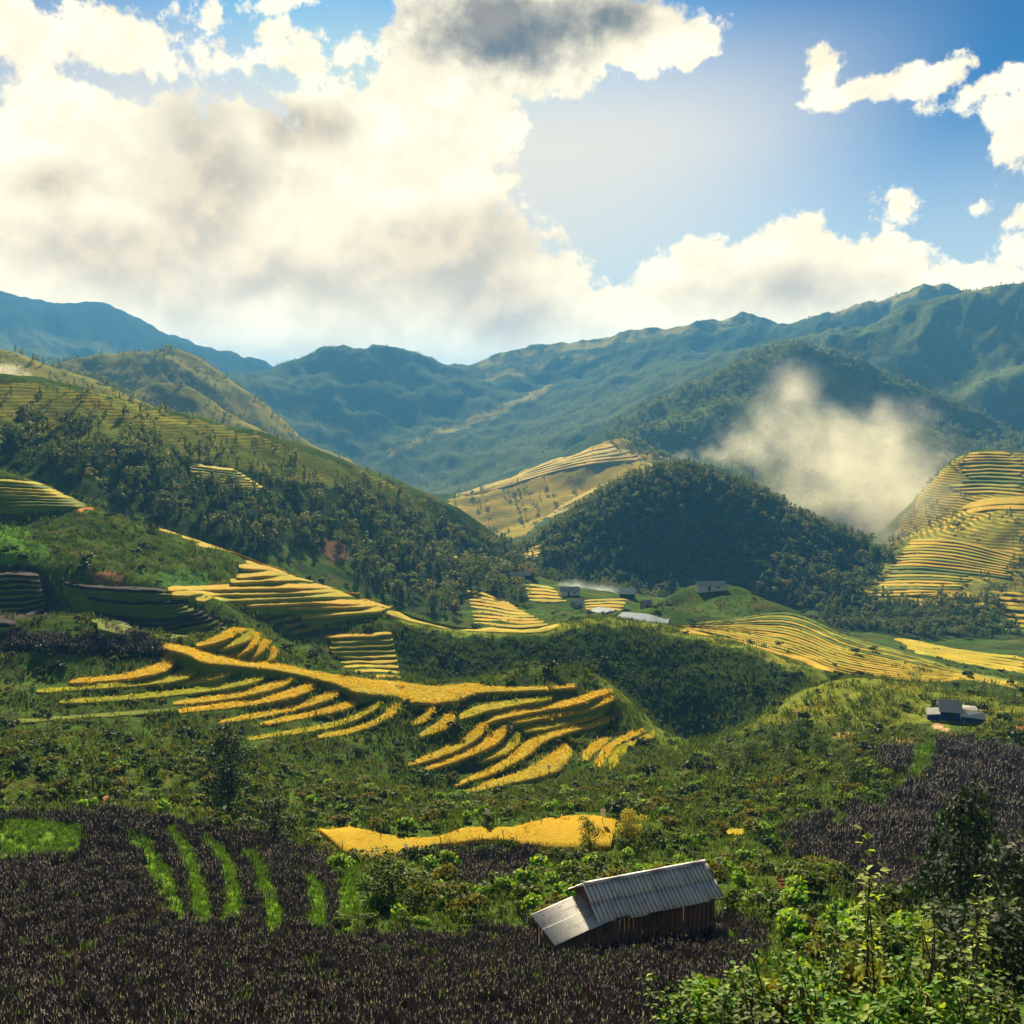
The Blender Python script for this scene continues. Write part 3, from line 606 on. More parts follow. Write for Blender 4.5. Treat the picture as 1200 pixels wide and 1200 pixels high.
class Field:
    def __init__(s, label, r0, r1, mats, rice=.385, step=5.0, lift=.15, cat='rice terrace', name='rice_terrace'):
        s.label, s.r0, s.r1, s.mats, s.rice, s.step, s.lift, s.cat, s.name = label, r0, r1, mats, rice, step, lift, cat, name
        s.root = None; s.n = 0
    def edges(s, up, lo, mat=None):
        """one paddy: its upper and lower edge in the photograph, taken to the ground"""
        up, lo = np.asarray(up), np.asarray(lo); n = len(up); r0, r1 = s.r0, s.r1
        ru = smooth1(hitr(up[:, 0], up[:, 1], r0, r1)); au, _ = azt(up[:, 0], up[:, 1])
        xu, yu = ru * np.sin(au), ru * np.cos(au); zu = smooth1(ground_z(xu, yu)) + s.lift
        al, tl = azt(lo[:, 0], lo[:, 1]); rh = smooth1(hitr(lo[:, 0], lo[:, 1], r0, r1))
        rp = np.where(tl < -1e-3, zu / np.minimum(tl, -1e-3), rh) if zu.mean() < 0 else rh * .985
        rp = np.clip(rp, rh * (.955 if r0 < 220 else .985 if r0 < 500 else .9965), rh * .999); rl = smooth1(rp)
        xl, yl = rl * np.sin(al), rl * np.cos(al); zl = np.maximum(tl * rl, ground_z(xl, yl) + s.lift)
        gl = np.minimum(ground_z(xl, yl), zl)
        h = np.minimum(s.rice, .8 * (zl - gl) + .2)
        j = rng.uniform(-.08, .10, (5, n)) * min(1.0, s.rice * 1.6)
        rows = []
        for f, dz in ((1.0, -.05), (.85, .0), (.5, 0), (.18, 0), (0, -.04)):      # upper edge -> lower edge
            k = len(rows); xx, yy = xl + (xu - xl) * f, yl + (yu - yl) * f; rows.append(np.stack([xx, yy, np.maximum(zl + (zu - zl) * f + dz, ground_z(xx, yy) + s.lift * .8) + j[k]], 1))
        d = np.stack([-np.sin(al), -np.cos(al)], 1)
        rows.append(np.stack([xl + d[:, 0] * .12, yl + d[:, 1] * .12, zl - h * .6 + j[0]], 1))
        rows.append(np.stack([xl + d[:, 0] * .02, yl + d[:, 1] * .02, zl - h], 1))
        if r0 < 220 and s.name == 'rice_terrace':                         # where single rice plants stand on the near paddies
            wd = np.hypot(xu - xl, yu - yl); seg = np.hypot(np.gradient(xl), np.gradient(yl)); nn = rng.poisson(np.clip(wd * seg * 3.2, 0, 60))
            kk = np.repeat(np.arange(n), nn); ff = rng.random(len(kk)) ** .8; k2 = np.clip(kk + 1, 0, n - 1); gg = rng.random(len(kk))
            L3 = np.stack([xl, yl, zl], 1); U3 = np.stack([xu, yu, zu], 1); A3 = L3[kk] * (1 - gg[:, None]) + L3[k2] * gg[:, None]; B3 = U3[kk] * (1 - gg[:, None]) + U3[k2] * gg[:, None]
            Pq = A3 * (1 - ff[:, None]) + B3 * ff[:, None]; Pq[:, 2] = np.maximum(Pq[:, 2], ground_z(Pq[:, 0], Pq[:, 1])); RICE.setdefault(mat or s.mats[0], []).append(Pq)
        V = np.concatenate(rows); nr = len(rows)
        q = (np.arange(nr - 1)[:, None] * n + np.arange(n - 1)[None]).ravel(); Q = np.stack([q, q + n, q + n + 1, q + 1], 1).astype(np.int32)
        if s.root is None:
            s.root = thing(s.name, s.label, s.cat, tuple(V.mean(0)), group='terraced fields on the hillsides')
        o = Vector(s.root.location); V = V - np.array(o)
        s.n += 1
        mt = mat or s.mats[rng.choice(len(s.mats))]
        link('paddy', mesh_np('paddy', V, Q, smooth=True), MT[mt], s.root)
        out = np.clip((zl - h - gl), .05, None) * .25
        b0 = np.stack([xl + d[:, 0] * .02, yl + d[:, 1] * .02, zl - h + .02], 1)
        b1 = np.stack([xl + d[:, 0] * (.05 + out * .6), yl + d[:, 1] * (.05 + out * .6), (zl - h + gl) / 2 - .1], 1)
        b2 = np.stack([xl + d[:, 0] * (.1 + out), yl + d[:, 1] * (.1 + out), gl - 1.2 - .02 * rl], 1)
        bb = np.concatenate([b0, b1 + rng.normal(0, .05, b1.shape), b2]) - np.array(o)
        q = (np.arange(2)[:, None] * n + np.arange(n - 1)[None]).ravel(); Qb = np.stack([q, q + n, q + n + 1, q + 1], 1).astype(np.int32)
        link('bank', mesh_np('bank', bb, Qb, smooth=True), MT['bank'], s.root)
        mark(np.concatenate([up, lo[::-1]]), r0, r1)
    def strip(s, pts, w=None, mat=None):
        pts = [(p[0], p[1], p[2] if len(p) > 2 else w) for p in pts]
        c = resample(pts, s.step); d = np.gradient(c[:, :2], axis=0); d /= np.hypot(*d.T)[:, None] + 1e-9
        nrm = np.stack([d[:, 1], -d[:, 0]], 1)
        if nrm[:, 1].mean() > 0: nrm = -nrm
        nrm = np.stack([smooth1(nrm[:, 0], 3), smooth1(nrm[:, 1], 3)], 1)
        e = np.linspace(0, 1, len(c)); arc = e * np.hypot(*np.diff(c[:, :2], axis=0).T).sum(); tap = np.sqrt(np.clip(np.minimum(arc, arc[-1] - arc) / (c[:, 2] * .9 + 1) + .35, 0, 1))
        wob = 1 + .12 * fbm(e * 5 + rng.uniform(0, 50), np.zeros_like(e) + .5, 2)
        hw = (c[:, 2] * tap * wob)[:, None] * (.86 if s.r0 < 220 else 1)
        s.edges(c[:, :2] + nrm * hw, c[:, :2] - nrm * hw, mat)
    def ruled(s, top, bot, n, wf=.5, trim=(.0, .0), mats=None, wob=.25):
        m = max(6, int(np.hypot(*np.diff(np.asarray(top, float), axis=0).T).sum() / s.step))
        def rs(p):
            p = resample(p, 2.0); k = np.linspace(0, len(p) - 1, m); i = np.arange(len(p)); return np.stack([np.interp(k, i, p[:, 0]), np.interp(k, i, p[:, 1])], 1)
        A, B = rs(top), rs(bot); e = np.linspace(0, 1, m)
        for i in range(n):
            f = (i + .5) / n; f = f + wob / n * fbm(e * 3 + i * 7.3, np.zeros_like(e) + i * .37, 2)
            c = A * (1 - f[:, None]) + B * f[:, None]
            a, b = rng.uniform(0, trim[0]), 1 - rng.uniform(0, trim[1]); k = (e >= a) & (e <= b)
            if k.sum() < 4: continue
            gap = np.hypot(*(B - A).T) / n; hw = (gap * wf * .5)[k]; ek = np.linspace(0, 1, k.sum())
            hw = hw * np.clip(np.minimum(ek, 1 - ek) * 14 + .4, 0, 1) * (1 + .25 * fbm(ek * 6 + i * 3.1, np.zeros_like(ek), 2))
            c = c[k]; s.edges(c - np.stack([0 * hw, hw], 1), c + np.stack([0 * hw, hw], 1), None if mats is None else mats[i % len(mats)])

z4 = lambda *p: Z(0, 600, 3, p)
z5 = lambda *p: Z(400, 600, 3, p)
z6 = lambda *p: Z(800, 600, 3, p)
# the long golden terraces in the middle
f = Field('long curved golden rice terraces sweeping across the near spur from the two bamboo poles', 140, 215, ['gold', 'gold', 'lime'], rice=.38)
f.strip(z4((250, 596, 2), (400, 584, 3), (520, 562, 5), (585, 535, 7), (600, 500, 9), (585, 475, 9)), mat='gold')
f.strip(z4((130, 631, 1.5), (330, 616, 2.5), (500, 602, 3), (620, 580, 5), (675, 555, 7), (670, 525, 8), (635, 500, 8)), mat='lime')
f.strip(z4((530, 607, 2), (680, 590, 3), (760, 574, 4), (812, 556, 3)), mat='lime')
f.strip(z4((210, 669, 2), (400, 657, 2.6), (560, 643, 3), (700, 627, 3), (850, 601, 4), (925, 575, 4)), mat='lime')
f.strip(z4((55, 736, 2), (250, 724, 2.3), (420, 712, 2.5), (630, 694, 2)), mat='green')
f.strip(z4((610, 673, 2), (760, 656, 3), (900, 628, 4), (990, 602, 4), (1020, 585, 4)), mat='gold')
f.strip(z4((625, 702, 2.4), (800, 681, 3.5), (960, 655, 4.5), (1070, 622, 5), (1095, 598, 4)), mat='gold')
f.strip(z4((765, 740, 1.6), (900, 717, 3), (1050, 682, 3.6), (1150, 650, 4), (1185, 628, 4)), mat='gold')
f.strip(z4((915, 746, 1.6), (1050, 722, 3), (1200, 687, 3.6), (1260, 660, 4)), mat='gold')
f.strip(z4((870, 800, 1.4), (1020, 777, 2.6), (1200, 742, 3), (1290, 700, 4), (1330, 675, 3)), mat='lime')
f.strip(z4((1110, 792, 1.4), (1200, 778, 3), (1310, 745, 3), (1380, 700, 4), (1395, 680, 3)), mat='gold')
up = resample(z4((566, 470), (640, 470), (700, 488), (830, 512), (960, 532), (1100, 562), (1200, 577), (1300, 590), (1400, 600), (1530, 615), (1660, 604), (1720, 614), (1900, 616), (2022, 607)), 2)
lo = resample(z4((600, 486), (660, 508), (720, 540), (830, 552), (950, 566), (1080, 592), (1190, 622), (1260, 650), (1390, 662), (1450, 684), (1590, 680), (1670, 650), (1770, 640), (1900, 630), (2026, 616)), 2)
lo[:, 1] = lo[:, 1] - np.interp(lo[:, 0], [200, 240, 420, 560, 680], [0, 4, 5, 4, 0])
k = np.linspace(0, 1, 150); ii = lambda a: np.stack([np.interp(k * (len(a) - 1), np.arange(len(a)), a[:, c]) for c in (0, 1)], 1)
f.edges(ii(up), ii(lo), 'gold')
f = Field('fan of short golden rice strips above the shoulder of the near spur', 150, 215, ['gold'], rice=.45, step=4)
f.strip(z4((690, 470, 2), (770, 446, 4), (830, 415, 5), (862, 404, 4)))
f.strip(z4((770, 482, 2), (840, 455, 3.4), (880, 432, 4), (886, 412, 3)), mat='lime')
f.strip(z4((810, 512, 3), (860, 482, 4), (898, 448, 4.5), (905, 428, 3)))
f.strip(z4((870, 518, 3.6), (912, 484, 4), (937, 455, 3.6)))
f.strip(z4((945, 522, 3), (965, 498, 3.6), (962, 476, 2.4)))
f = Field('golden rice terraces with dark green banks on the rounded end of the near spur', 135, 215, ['gold', 'gold', 'gold', 'lime'], rice=.38)
f.strip(z5((415, 722, 4), (490, 694, 5), (600, 672, 3.6), (740, 653, 2.2)), mat='lime')
f.strip(z5((500, 738, 3), (580, 712, 4), (700, 690, 3.6), (830, 664, 4.5), (900, 640, 4), (945, 630, 3)))
f.strip(z5((600, 736, 2.6), (720, 714, 4), (850, 690, 4), (948, 655, 4)))
f.strip(z5((640, 768, 2.6), (760, 744, 4), (870, 718, 3.4), (920, 702, 2.4)), mat='lime')
f.strip(z5((400, 962, 1.4), (500, 920, 4), (600, 872, 6), (655, 830, 8), (700, 795, 7), (780, 768, 5), (870, 745, 4), (950, 723, 2.4)))
f.strip(z5((400, 997, 1.6), (530, 960, 4), (650, 925, 7), (745, 885, 11), (785, 850, 11), (780, 818, 8)))
f.strip(z5((235, 890, 1.4), (340, 852, 4), (430, 812, 5), (480, 775, 6), (500, 748, 5)))
f.strip(z5((295, 906, 1.6), (400, 866, 4.5), (500, 822, 6), (555, 782, 7), (570, 756, 5)))
f.strip(z5((480, 877, 1.6), (560, 842, 5), (610, 808, 6), (620, 780, 4)), mat='lime')
f.strip(z5((248, 750, 2), (290, 722, 4.5), (318, 690, 4.5), (325, 672, 3)))
f.strip(z5((275, 786, 2), (345, 756, 6), (388, 722, 6), (392, 705, 3)))
f = Field('small group of three golden rice strips right of the rounded spur', 140, 205, ['gold'], rice=.4, step=3)
f.strip(z5((856, 872, 5), (878, 840, 7), (935, 800, 3)))
f.strip(z5((905, 898, 4), (925, 855, 6), (965, 812, 4), (1060, 770, 3)))
f.strip(z5((942, 905, 5), (968, 862, 6), (1005, 824, 4), (1100, 783, 3.4)), mat='lime')
f = Field('flat golden rice field in front of the dark shrubs, just uphill of the corrugated shed', 74, 96, ['gold'], rice=.38, step=3, lift=.3)
up = resample([(372, 970), (385, 969), (420, 974), (470, 984), (515, 983), (545, 973), (600, 972), (640, 962), (690, 958), (722, 964)], 2)
lo = resample([(378, 978), (400, 998), (425, 1009), (470, 1002), (515, 990), (560, 986), (600, 986), (640, 995), (690, 998), (716, 994)], 2)
k = np.linspace(0, 1, 110); f.edges(ii(up), ii(lo), 'gold')
f = Field('tiny golden rice plot among the shrubs behind the shed', 70, 100, ['gold'], rice=.35, step=2)
k = np.linspace(0, 1, 14); f.edges(ii(resample([(846, 976), (858, 973), (871, 973)], 2)), ii(resample([(848, 981), (858, 980), (871, 979)], 2)))
# upper left spur
f = Field('narrow yellow and green rice terraces climbing the long left spur', 240, 330, ['gold', 'gold', 'lime'], rice=.6)
for q in ([(690, 114), (790, 126), (852, 152)], [(640, 85), (700, 98), (745, 112)], [(865, 176), (930, 179), (990, 196)], [(830, 226), (950, 216), (1050, 216)], [(810, 242), (1000, 233), (1110, 238)],
          [(700, 102), (760, 116), (800, 128)], [(840, 190), (930, 196), (1020, 206)], [(590, 271), (900, 262), (1180, 261)], [(605, 287), (900, 282), (1200, 274), (1265, 276)], [(690, 307), (900, 301), (1200, 290), (1310, 300)],
          [(865, 323), (1100, 313), (1240, 318), (1330, 312)], [(1010, 331), (1200, 328), (1370, 322)], [(1058, 363), (1200, 352), (1330, 342), (1380, 322)]):
    f.strip(z4(*q), w=2.6)
f = Field('golden rice steps edging the crest of the left spur above the long hedge', 255, 340, ['gold'], rice=.38, step=4)
f.strip(z4((560, 60), (640, 76), (760, 112), (860, 148), (930, 174), (1000, 194)), w=2.4)
f.strip(z5((160, 352, 2), (250, 376, 4), (400, 403, 4), (500, 411, 4), (640, 414, 4), (720, 410, 4), (765, 398, 2)), mat='lime')
f.strip(z5((190, 335, 2), (270, 360, 3), (380, 388, 3), (460, 402, 2)), mat='green')
f = Field('stack of thin yellow rice terraces in the hollow below the left spur', 225, 320, ['lime', 'gold'], rice=.38)
f.ruled(z5((-80, 428), (40, 425), (190, 418)), z5((0, 592), (100, 588), (225, 592)), 9, .45, (.12, .05))
f = Field('golden rice terraces between the left forest and the wooded gully', 300, 520, ['gold', 'lime'], rice=.7)
f.ruled(z5((425, 268), (470, 275), (520, 290), (600, 325)), z5((440, 400), (540, 402), (640, 410), (765, 396)), 9, .5, (.1, .02))
f = Field('upper rice terraces below the first village roofs', 380, 640, ['gold', 'lime'], rice=.8, step=4)
f.ruled(z5((620, 248), (680, 252), (760, 270)), z5((650, 318), (740, 318), (812, 318)), 5, .5, (.05, .05))
f = Field('small golden rice terraces beside the white-roofed village house', 380, 560, ['gold'], rice=.7, step=4)
f.ruled(z5((840, 308), (930, 304), (1025, 304)), z5((850, 346), (930, 346), (990, 350)), 4, .62, (.03, .06))
f = Field('green and yellow rice steps on the wooded left slope', 380, 640, ['lime', 'green'], rice=.8, step=4)
f.ruled(Z(400, 600, 3, [(380, 145), (420, 148), (470, 160)]), Z(400, 600, 3, [(400, 170), (440, 172), (490, 176)]), 3, .5)
f = Field('golden rice terraces dropping to the stream below the forest hill', 560, 900, ['gold'], rice=.9, step=3)
f.ruled(z5((650, 128), (690, 118), (735, 100)), z5((612, 172), (650, 172), (690, 168)), 6, .55, (.1, .1))
f = Field('faint yellow rice steps high on the left hillside', 400, 640, ['lime', 'green'], rice=.9, step=4)
f.ruled(Z(0, 300, 3, [(620, 722), (720, 735), (840, 752)]), Z(0, 300, 3, [(740, 822), (840, 828), (975, 836)]), 9, .42, (.15, .02))
f = Field('thin brownish rice terraces at the far left edge', 275, 345, ['lime', 'green'], rice=.6, step=4)
f.ruled(Z(0, 300, 3, [(-60, 775), (80, 790), (180, 800)]), Z(0, 300, 3, [(-60, 885), (150, 880), (350, 884)]), 8, .35, (.1, .1))
f = Field('dark terraced rows of crop on the bank above the purple field', 205, 300, ['mauve', 'green', 'mauve'], rice=.7, cat='crop terrace', name='crop_terrace')
f.ruled(z4((190, 235), (330, 255), (480, 262), (600, 275)), z4((330, 415), (480, 440), (640, 462), (830, 400)), 13, .42, (.12, .08))
f = Field('purple black rows of dry crop at the left edge of the bank', 205, 300, ['mauve'], rice=.7, cat='crop terrace', name='crop_terrace')
f.ruled(z4((-60, 210), (60, 205), (150, 220)), z4((-60, 395), (80, 390), (190, 350)), 9, .6, (0, .06))
# right side
f = Field('broad slope of golden rice terraces below the long pale shed', 262, 440, ['gold', 'lime', 'gold', 'green'], rice=.6)
tp = z6((-40, 400), (150, 378), (340, 352), (440, 372), (530, 415), (610, 447), (720, 475), (850, 512), (1000, 562), (1220, 604))
bt = z6((-40, 404), (130, 430), (300, 480), (430, 522), (520, 556), (640, 580), (780, 594), (880, 602), (1010, 592), (1220, 630))
f.ruled(tp, bt, 15, .55, (.10, .03), ['green', 'lime', 'green', 'lime', 'green', 'gold', 'lime', 'gold', 'gold', 'gold', 'gold', 'gold', 'gold', 'gold', 'gold'])
f = Field('golden rice edge along the crest of the dark spur', 250, 320, ['gold'], rice=.38, step=4)
f.strip(z6((-10, 420), (60, 425), (140, 436), (220, 456), (300, 484), (380, 506), (450, 532), (530, 562)), w=2.6)
f = Field('brown golden rice field on the valley floor under the right hillside', 375, 520, ['gold', 'gold', 'lime'], rice=.8)
f.ruled(z6((720, 440), (820, 455), (960, 482), (1220, 515)), z6((800, 490), (940, 522), (1060, 545), (1220, 575)), 5, .72, (.06, 0))
f = Field('sunlit rice terraces stacked down the right hillside', 520, 860, ['gold', 'lime', 'green', 'gold'], rice=.5, lift=.1)
f.ruled(z6((790, 95), (880, 92), (1000, 105), (1190, 160)), z6((700, 205), (800, 200), (900, 205), (1190, 240)), 10, .55, (.04, .10))
f.ruled(z6((700, 208), (800, 204), (900, 208), (1050, 225)), z6((620, 300), (760, 296), (880, 292), (1020, 290)), 8, .5, (.06, .18))
f = Field('pale rice terraces on the upper right hillside below its top', 560, 880, ['lime', 'gold', 'green'], rice=.5, lift=.1)
f.ruled(Z(800, 300, 3, [(960, 735), (1080, 728), (1220, 735)]), Z(800, 300, 3, [(900, 840), (1050, 835), (1220, 845)]), 8, .42, (.25, .1))
f = Field('lower rice terraces at the right edge above the valley wood', 520, 760, ['lime', 'green', 'gold'], rice=.5, lift=.1)
f.ruled(z6((1090, 270), (1150, 275), (1230, 285)), z6((1100, 420), (1160, 425), (1230, 430)), 8, .45, (.2, .02))
f = Field('bright golden field at the foot of the right hillside terraces', 520, 760, ['gold'], rice=.9, step=4)
f.strip(z6((790, 268, 2), (850, 272, 6), (920, 282, 6), (1035, 296, 2)))
f.strip(z6((1105, 322, 2), (1150, 330, 4), (1220, 338, 4)))
f = Field('highest rice terraces on top of the right hillside', 640, 900, ['gold', 'lime'], rice=.5, step=4, lift=.1)
f.ruled(Z(800, 300, 3, [(1010, 690), (1060, 686), (1140, 690)]), Z(800, 300, 3, [(970, 730), (1080, 726), (1220, 730)]), 4, .5)
f.strip(Z(800, 300, 3, [(985, 884, 2), (1060, 866, 4), (1120, 860, 4), (1220, 862, 3)]))
f.strip(Z(800, 300, 3, [(1000, 898, 2), (1060, 884, 3), (1120, 880, 3), (1220, 884, 3)]))
f = Field('golden terraced hill in the middle of the valley', 900, 1400, ['gold', 'gold', 'lime'], rice=1.2, step=4)
f.ruled(Z(400, 300, 3, [(410, 838), (520, 800), (640, 752), (860, 680), (970, 655)]), Z(400, 300, 3, [(400, 850), (560, 815), (700, 770), (880, 728), (1090, 712)]), 5, .75, (.05, .05))
f.ruled(Z(400, 300, 3, [(770, 880), (850, 838), (930, 800), (1000, 785)]), Z(400, 300, 3, [(720, 920), (790, 895), (870, 850), (960, 815)]), 3, .7)

# ------------------------------------------------------------------ plants: meshes
def leaf_cloud(name, lobes, nleaf, size, mats=0, aspect=.55, droop=.3, top=.2, seed=0, shell=.62):
    """leaf-sized diamond faces spread through several lobes (x, y, z, rx, ry, rz)"""
    g = np.random.default_rng(seed); L_ = np.asarray(lobes, float); wgt = (L_[:, 3] * L_[:, 4] * L_[:, 5]) ** .67; wgt /= wgt.sum()
    k = g.choice(len(L_), nleaf, p=wgt); d = g.normal(size=(nleaf, 3)); d /= np.linalg.norm(d, axis=1)[:, None]
    d[:, 2] = np.where(d[:, 2] < -.35, -d[:, 2] * .6, d[:, 2])
    rad = shell + (1 - shell) * g.random(nleaf) ** .6 + .08 * g.normal(size=nleaf)
    c = L_[k, :3] + d * L_[k, 3:6] * rad[:, None]
    nrm = d + g.normal(0, .55, (nleaf, 3)) + np.array([0, 0, top]); nrm /= np.linalg.norm(nrm, axis=1)[:, None]
    ref = g.normal(size=(nleaf, 3)) - np.array([0, 0, droop]) ; a = ref - (ref * nrm).sum(1)[:, None] * nrm; a /= np.linalg.norm(a, axis=1)[:, None]
    b = np.cross(nrm, a); s = size * g.uniform(.6, 1.35, nleaf)[:, None]
    V = np.stack([c - a * s * .5, c + b * s * aspect * .5 - nrm * s * .08, c + a * s * .5 - nrm * s * .15, c - b * s * aspect * .5 - nrm * s * .08], 1).reshape(-1, 3)
    Q = np.arange(nleaf * 4).reshape(-1, 4).astype(np.int32); tone = np.repeat(g.random(nleaf), 4)
    return V, Q, tone
def cloud_mesh(name, *a, **k):
    V, Q, tone = leaf_cloud(name, *a, **k); me = mesh_np(name, V, Q); col_attr(me, np.repeat(tone[:, None], 3, 1), 'tone'); return me
def tube(path, radii, n=6):
    path = np.asarray(path, float); V = []; Q = []
    for i, (p, r) in enumerate(zip(path, radii)):
        d = path[min(i + 1, len(path) - 1)] - path[max(i - 1, 0)]; d /= np.linalg.norm(d) + 1e-9
        u = np.cross(d, [.3, 1, .1]); u /= np.linalg.norm(u) + 1e-9; v = np.cross(d, u)
        for k in range(n): V.append(p + r * (u * math.cos(6.2832 * k / n) + v * math.sin(6.2832 * k / n)))
    for i in range(len(path) - 1):
        for k in range(n): Q.append((i * n + k, i * n + (k + 1) % n, (i + 1) * n + (k + 1) % n, (i + 1) * n + k))
    return np.array(V), np.array(Q, np.int32)
def join(parts):
    V = []; Q = []; o = 0
    for v, q in parts: V.append(v); Q.append(q + o); o += len(v)
    return np.concatenate(V), np.concatenate(Q)
def branched(h, r, lobes, seed):
    g = np.random.default_rng(seed); pts = [tube([(0, 0, -.6), (g.normal(0, .03) * h, g.normal(0, .03) * h, h * .35), (0, 0, h * .75)], (r, r * .75, r * .3))]
    for lb in lobes[:6]:
        z0 = min(h * .6, lb[2] * .6); pts.append(tube([(0, 0, z0), (lb[0] * .55, lb[1] * .55, z0 + (lb[2] - z0) * .6), (lb[0], lb[1], lb[2])], (r * .45, r * .3, r * .12), 5))
    return join(pts)
def lobes_for(kind, g):
    out = []
    if kind == 'round':
        for i in range(7): a = g.uniform(0, 6.28); q = g.uniform(.15, .30); out.append((q * math.cos(a), q * math.sin(a), g.uniform(.42, .80), *(g.uniform(.15, .24, 2)), g.uniform(.12, .2)))
    elif kind == 'tall':
        for i in range(8): a = g.uniform(0, 6.28); z = .25 + .72 * i / 8; q = .13 * (1.1 - z); out.append((q * math.cos(a), q * math.sin(a), z, *(g.uniform(.10, .17, 2) * (1.25 - z * .75)), g.uniform(.10, .15)))
    elif kind == 'mass':
        for i in range(11): a = g.uniform(0, 6.28); q = g.uniform(.0, .26); z = .14 + .72 * i / 10; out.append((q * math.cos(a), q * math.sin(a), z, *(g.uniform(.20, .30, 2) * (1.15 - .5 * z)), g.uniform(.14, .2)))
    elif kind == 'bamboo':
        for i in range(6): a = g.uniform(0, 6.28); q = g.uniform(.1, .3); out.append((q * math.cos(a), q * math.sin(a), g.uniform(.5, .9), .10, .10, .22))
    else:
        for i in range(6): a = g.uniform(0, 6.28); q = g.uniform(.1, .42); out.append((q * math.cos(a), q * math.sin(a), g.uniform(.15, .5), *(g.uniform(.2, .34, 2)), g.uniform(.16, .3)))
    return out
TREES = []        # unit-height trees: (crown mesh, trunk mesh, joined mesh)
def unit_tree(kind, seed, nleaf, size):
    g = np.random.default_rng(seed); lb = lobes_for(kind, g)
    cv, cq, tone = leaf_cloud('c', lb, nleaf, size, seed=seed); tv, tq = branched(1.0, .022, lb, seed)
    crown = mesh_np('crown', cv, cq); col_attr(crown, np.repeat(tone[:, None], 3, 1), 'tone'); trunk = mesh_np('trunk', tv, tq, smooth=True)
    return crown, trunk
def unit_bush(seed, nleaf, size, kind='bush', aspect=.55):
    return cloud_mesh('foliage', lobes_for(kind, np.random.default_rng(seed)), nleaf, size, seed=seed, aspect=aspect, shell=.5)
def blades(name, n, h, w, seed, lean=.35, spread=.35, tips=None):
    g = np.random.default_rng(seed); V = []; Q = []; mi = []
    for i in range(n):
        a = g.uniform(0, 6.28); b = np.array([g.normal(0, spread), g.normal(0, spread), -.05]); hh = h * g.uniform(.6, 1.15)
        le = np.array([math.cos(a), math.sin(a), 0]) * lean * hh * g.uniform(.2, 1); sd = np.array([-math.sin(a), math.cos(a), 0]) * w * .5
        o = len(V); V += [b - sd, b + sd, b + le * .35 + sd * .8 + [0, 0, hh * .6], b + le * .35 - sd * .8 + [0, 0, hh * .6], b + le + sd * .15 + [0, 0, hh], b + le - sd * .15 + [0, 0, hh]]
        Q += [(o, o + 1, o + 2, o + 3), (o + 3, o + 2, o + 4, o + 5)]; mi += [0, 0]
        if tips and g.random() < tips[0]:
            o = len(V); t = b + le + np.array([0, 0, hh]); u = np.array([math.cos(a), math.sin(a), 0]) * tips[1]; hgt = tips[2] * g.uniform(.6, 1.4); ln = g.normal(0, .06, 3) * [1, 1, 0]
            V += [t - sd * .4, t + u, t + [0, 0, hgt] + ln, t - u]; Q += [(o, o + 1, o + 2, o + 3)]; mi += [1]
    V = np.array(V); me = mesh_np(name, V, np.array(Q, np.int32), matidx=mi); col_attr(me, np.repeat(g.random(len(V))[:, None], 3, 1), 'tone'); return me

# ------------------------------------------------------------------ plants: where they stand
DA = np.abs(np.diff(AZ)).mean()
cellA = np.zeros_like(GX)
cellA[:-1, :-1] = (RR[:-1, :-1] ** 2) * np.diff(AZ)[None, :] * np.diff(U)[:, None]
def free(px, py, r, pad=0):
    xi = np.clip(px.astype(int), 0, 1299); yi = np.clip(py.astype(int), 0, 1299); fr = np.array(FR, float); ok = np.ones(len(px), bool)
    for dx, dy in ((0, 0), (0, -pad), (0, pad)) if pad else ((0, 0),):
        k = FIELD[np.clip(yi + dy, 0, 1299), xi]; ok &= ~((k > 0) & (r > fr[k, 0]) & (r < fr[k, 1]) & (px >= 0) & (py >= 0) & (px < 1300) & (py < 1300))
    return ok
CLEAR = [(*at(690, 1092).xy, 2.2), (*at(740, 1085).xy, 2.0), (*at(660, 1106).xy, 1.6), (*at(800, 1068).xy, 2.0), (*at(1112, 850, 100).xy, 6.5), (*at(1110, 860, 100).xy, 4)]
def scatter(dens, pad=0):
    lam = np.where(VIS, dens, 0) * cellA; n = rng.poisson(lam); iu, ia = np.nonzero(n); rep = n[iu, ia]; iu = np.repeat(iu, rep); ia = np.repeat(ia, rep)
    a = AZ[ia] + rng.random(len(ia)) * (AZ[ia + 1] - AZ[ia]); u = U[iu] + rng.random(len(iu)) * (U[iu + 1] - U[iu]); r = np.exp(u)
    x, y = r * np.sin(a), r * np.cos(a); z = ground_z(x, y); px, py = project(x, y, z); ok = free(px, py, r, pad)
    for cx, cy, cr in CLEAR: ok &= np.hypot(x - cx, y - cy) > cr
    return x[ok], y[ok], z[ok], r[ok], px[ok], py[ok]
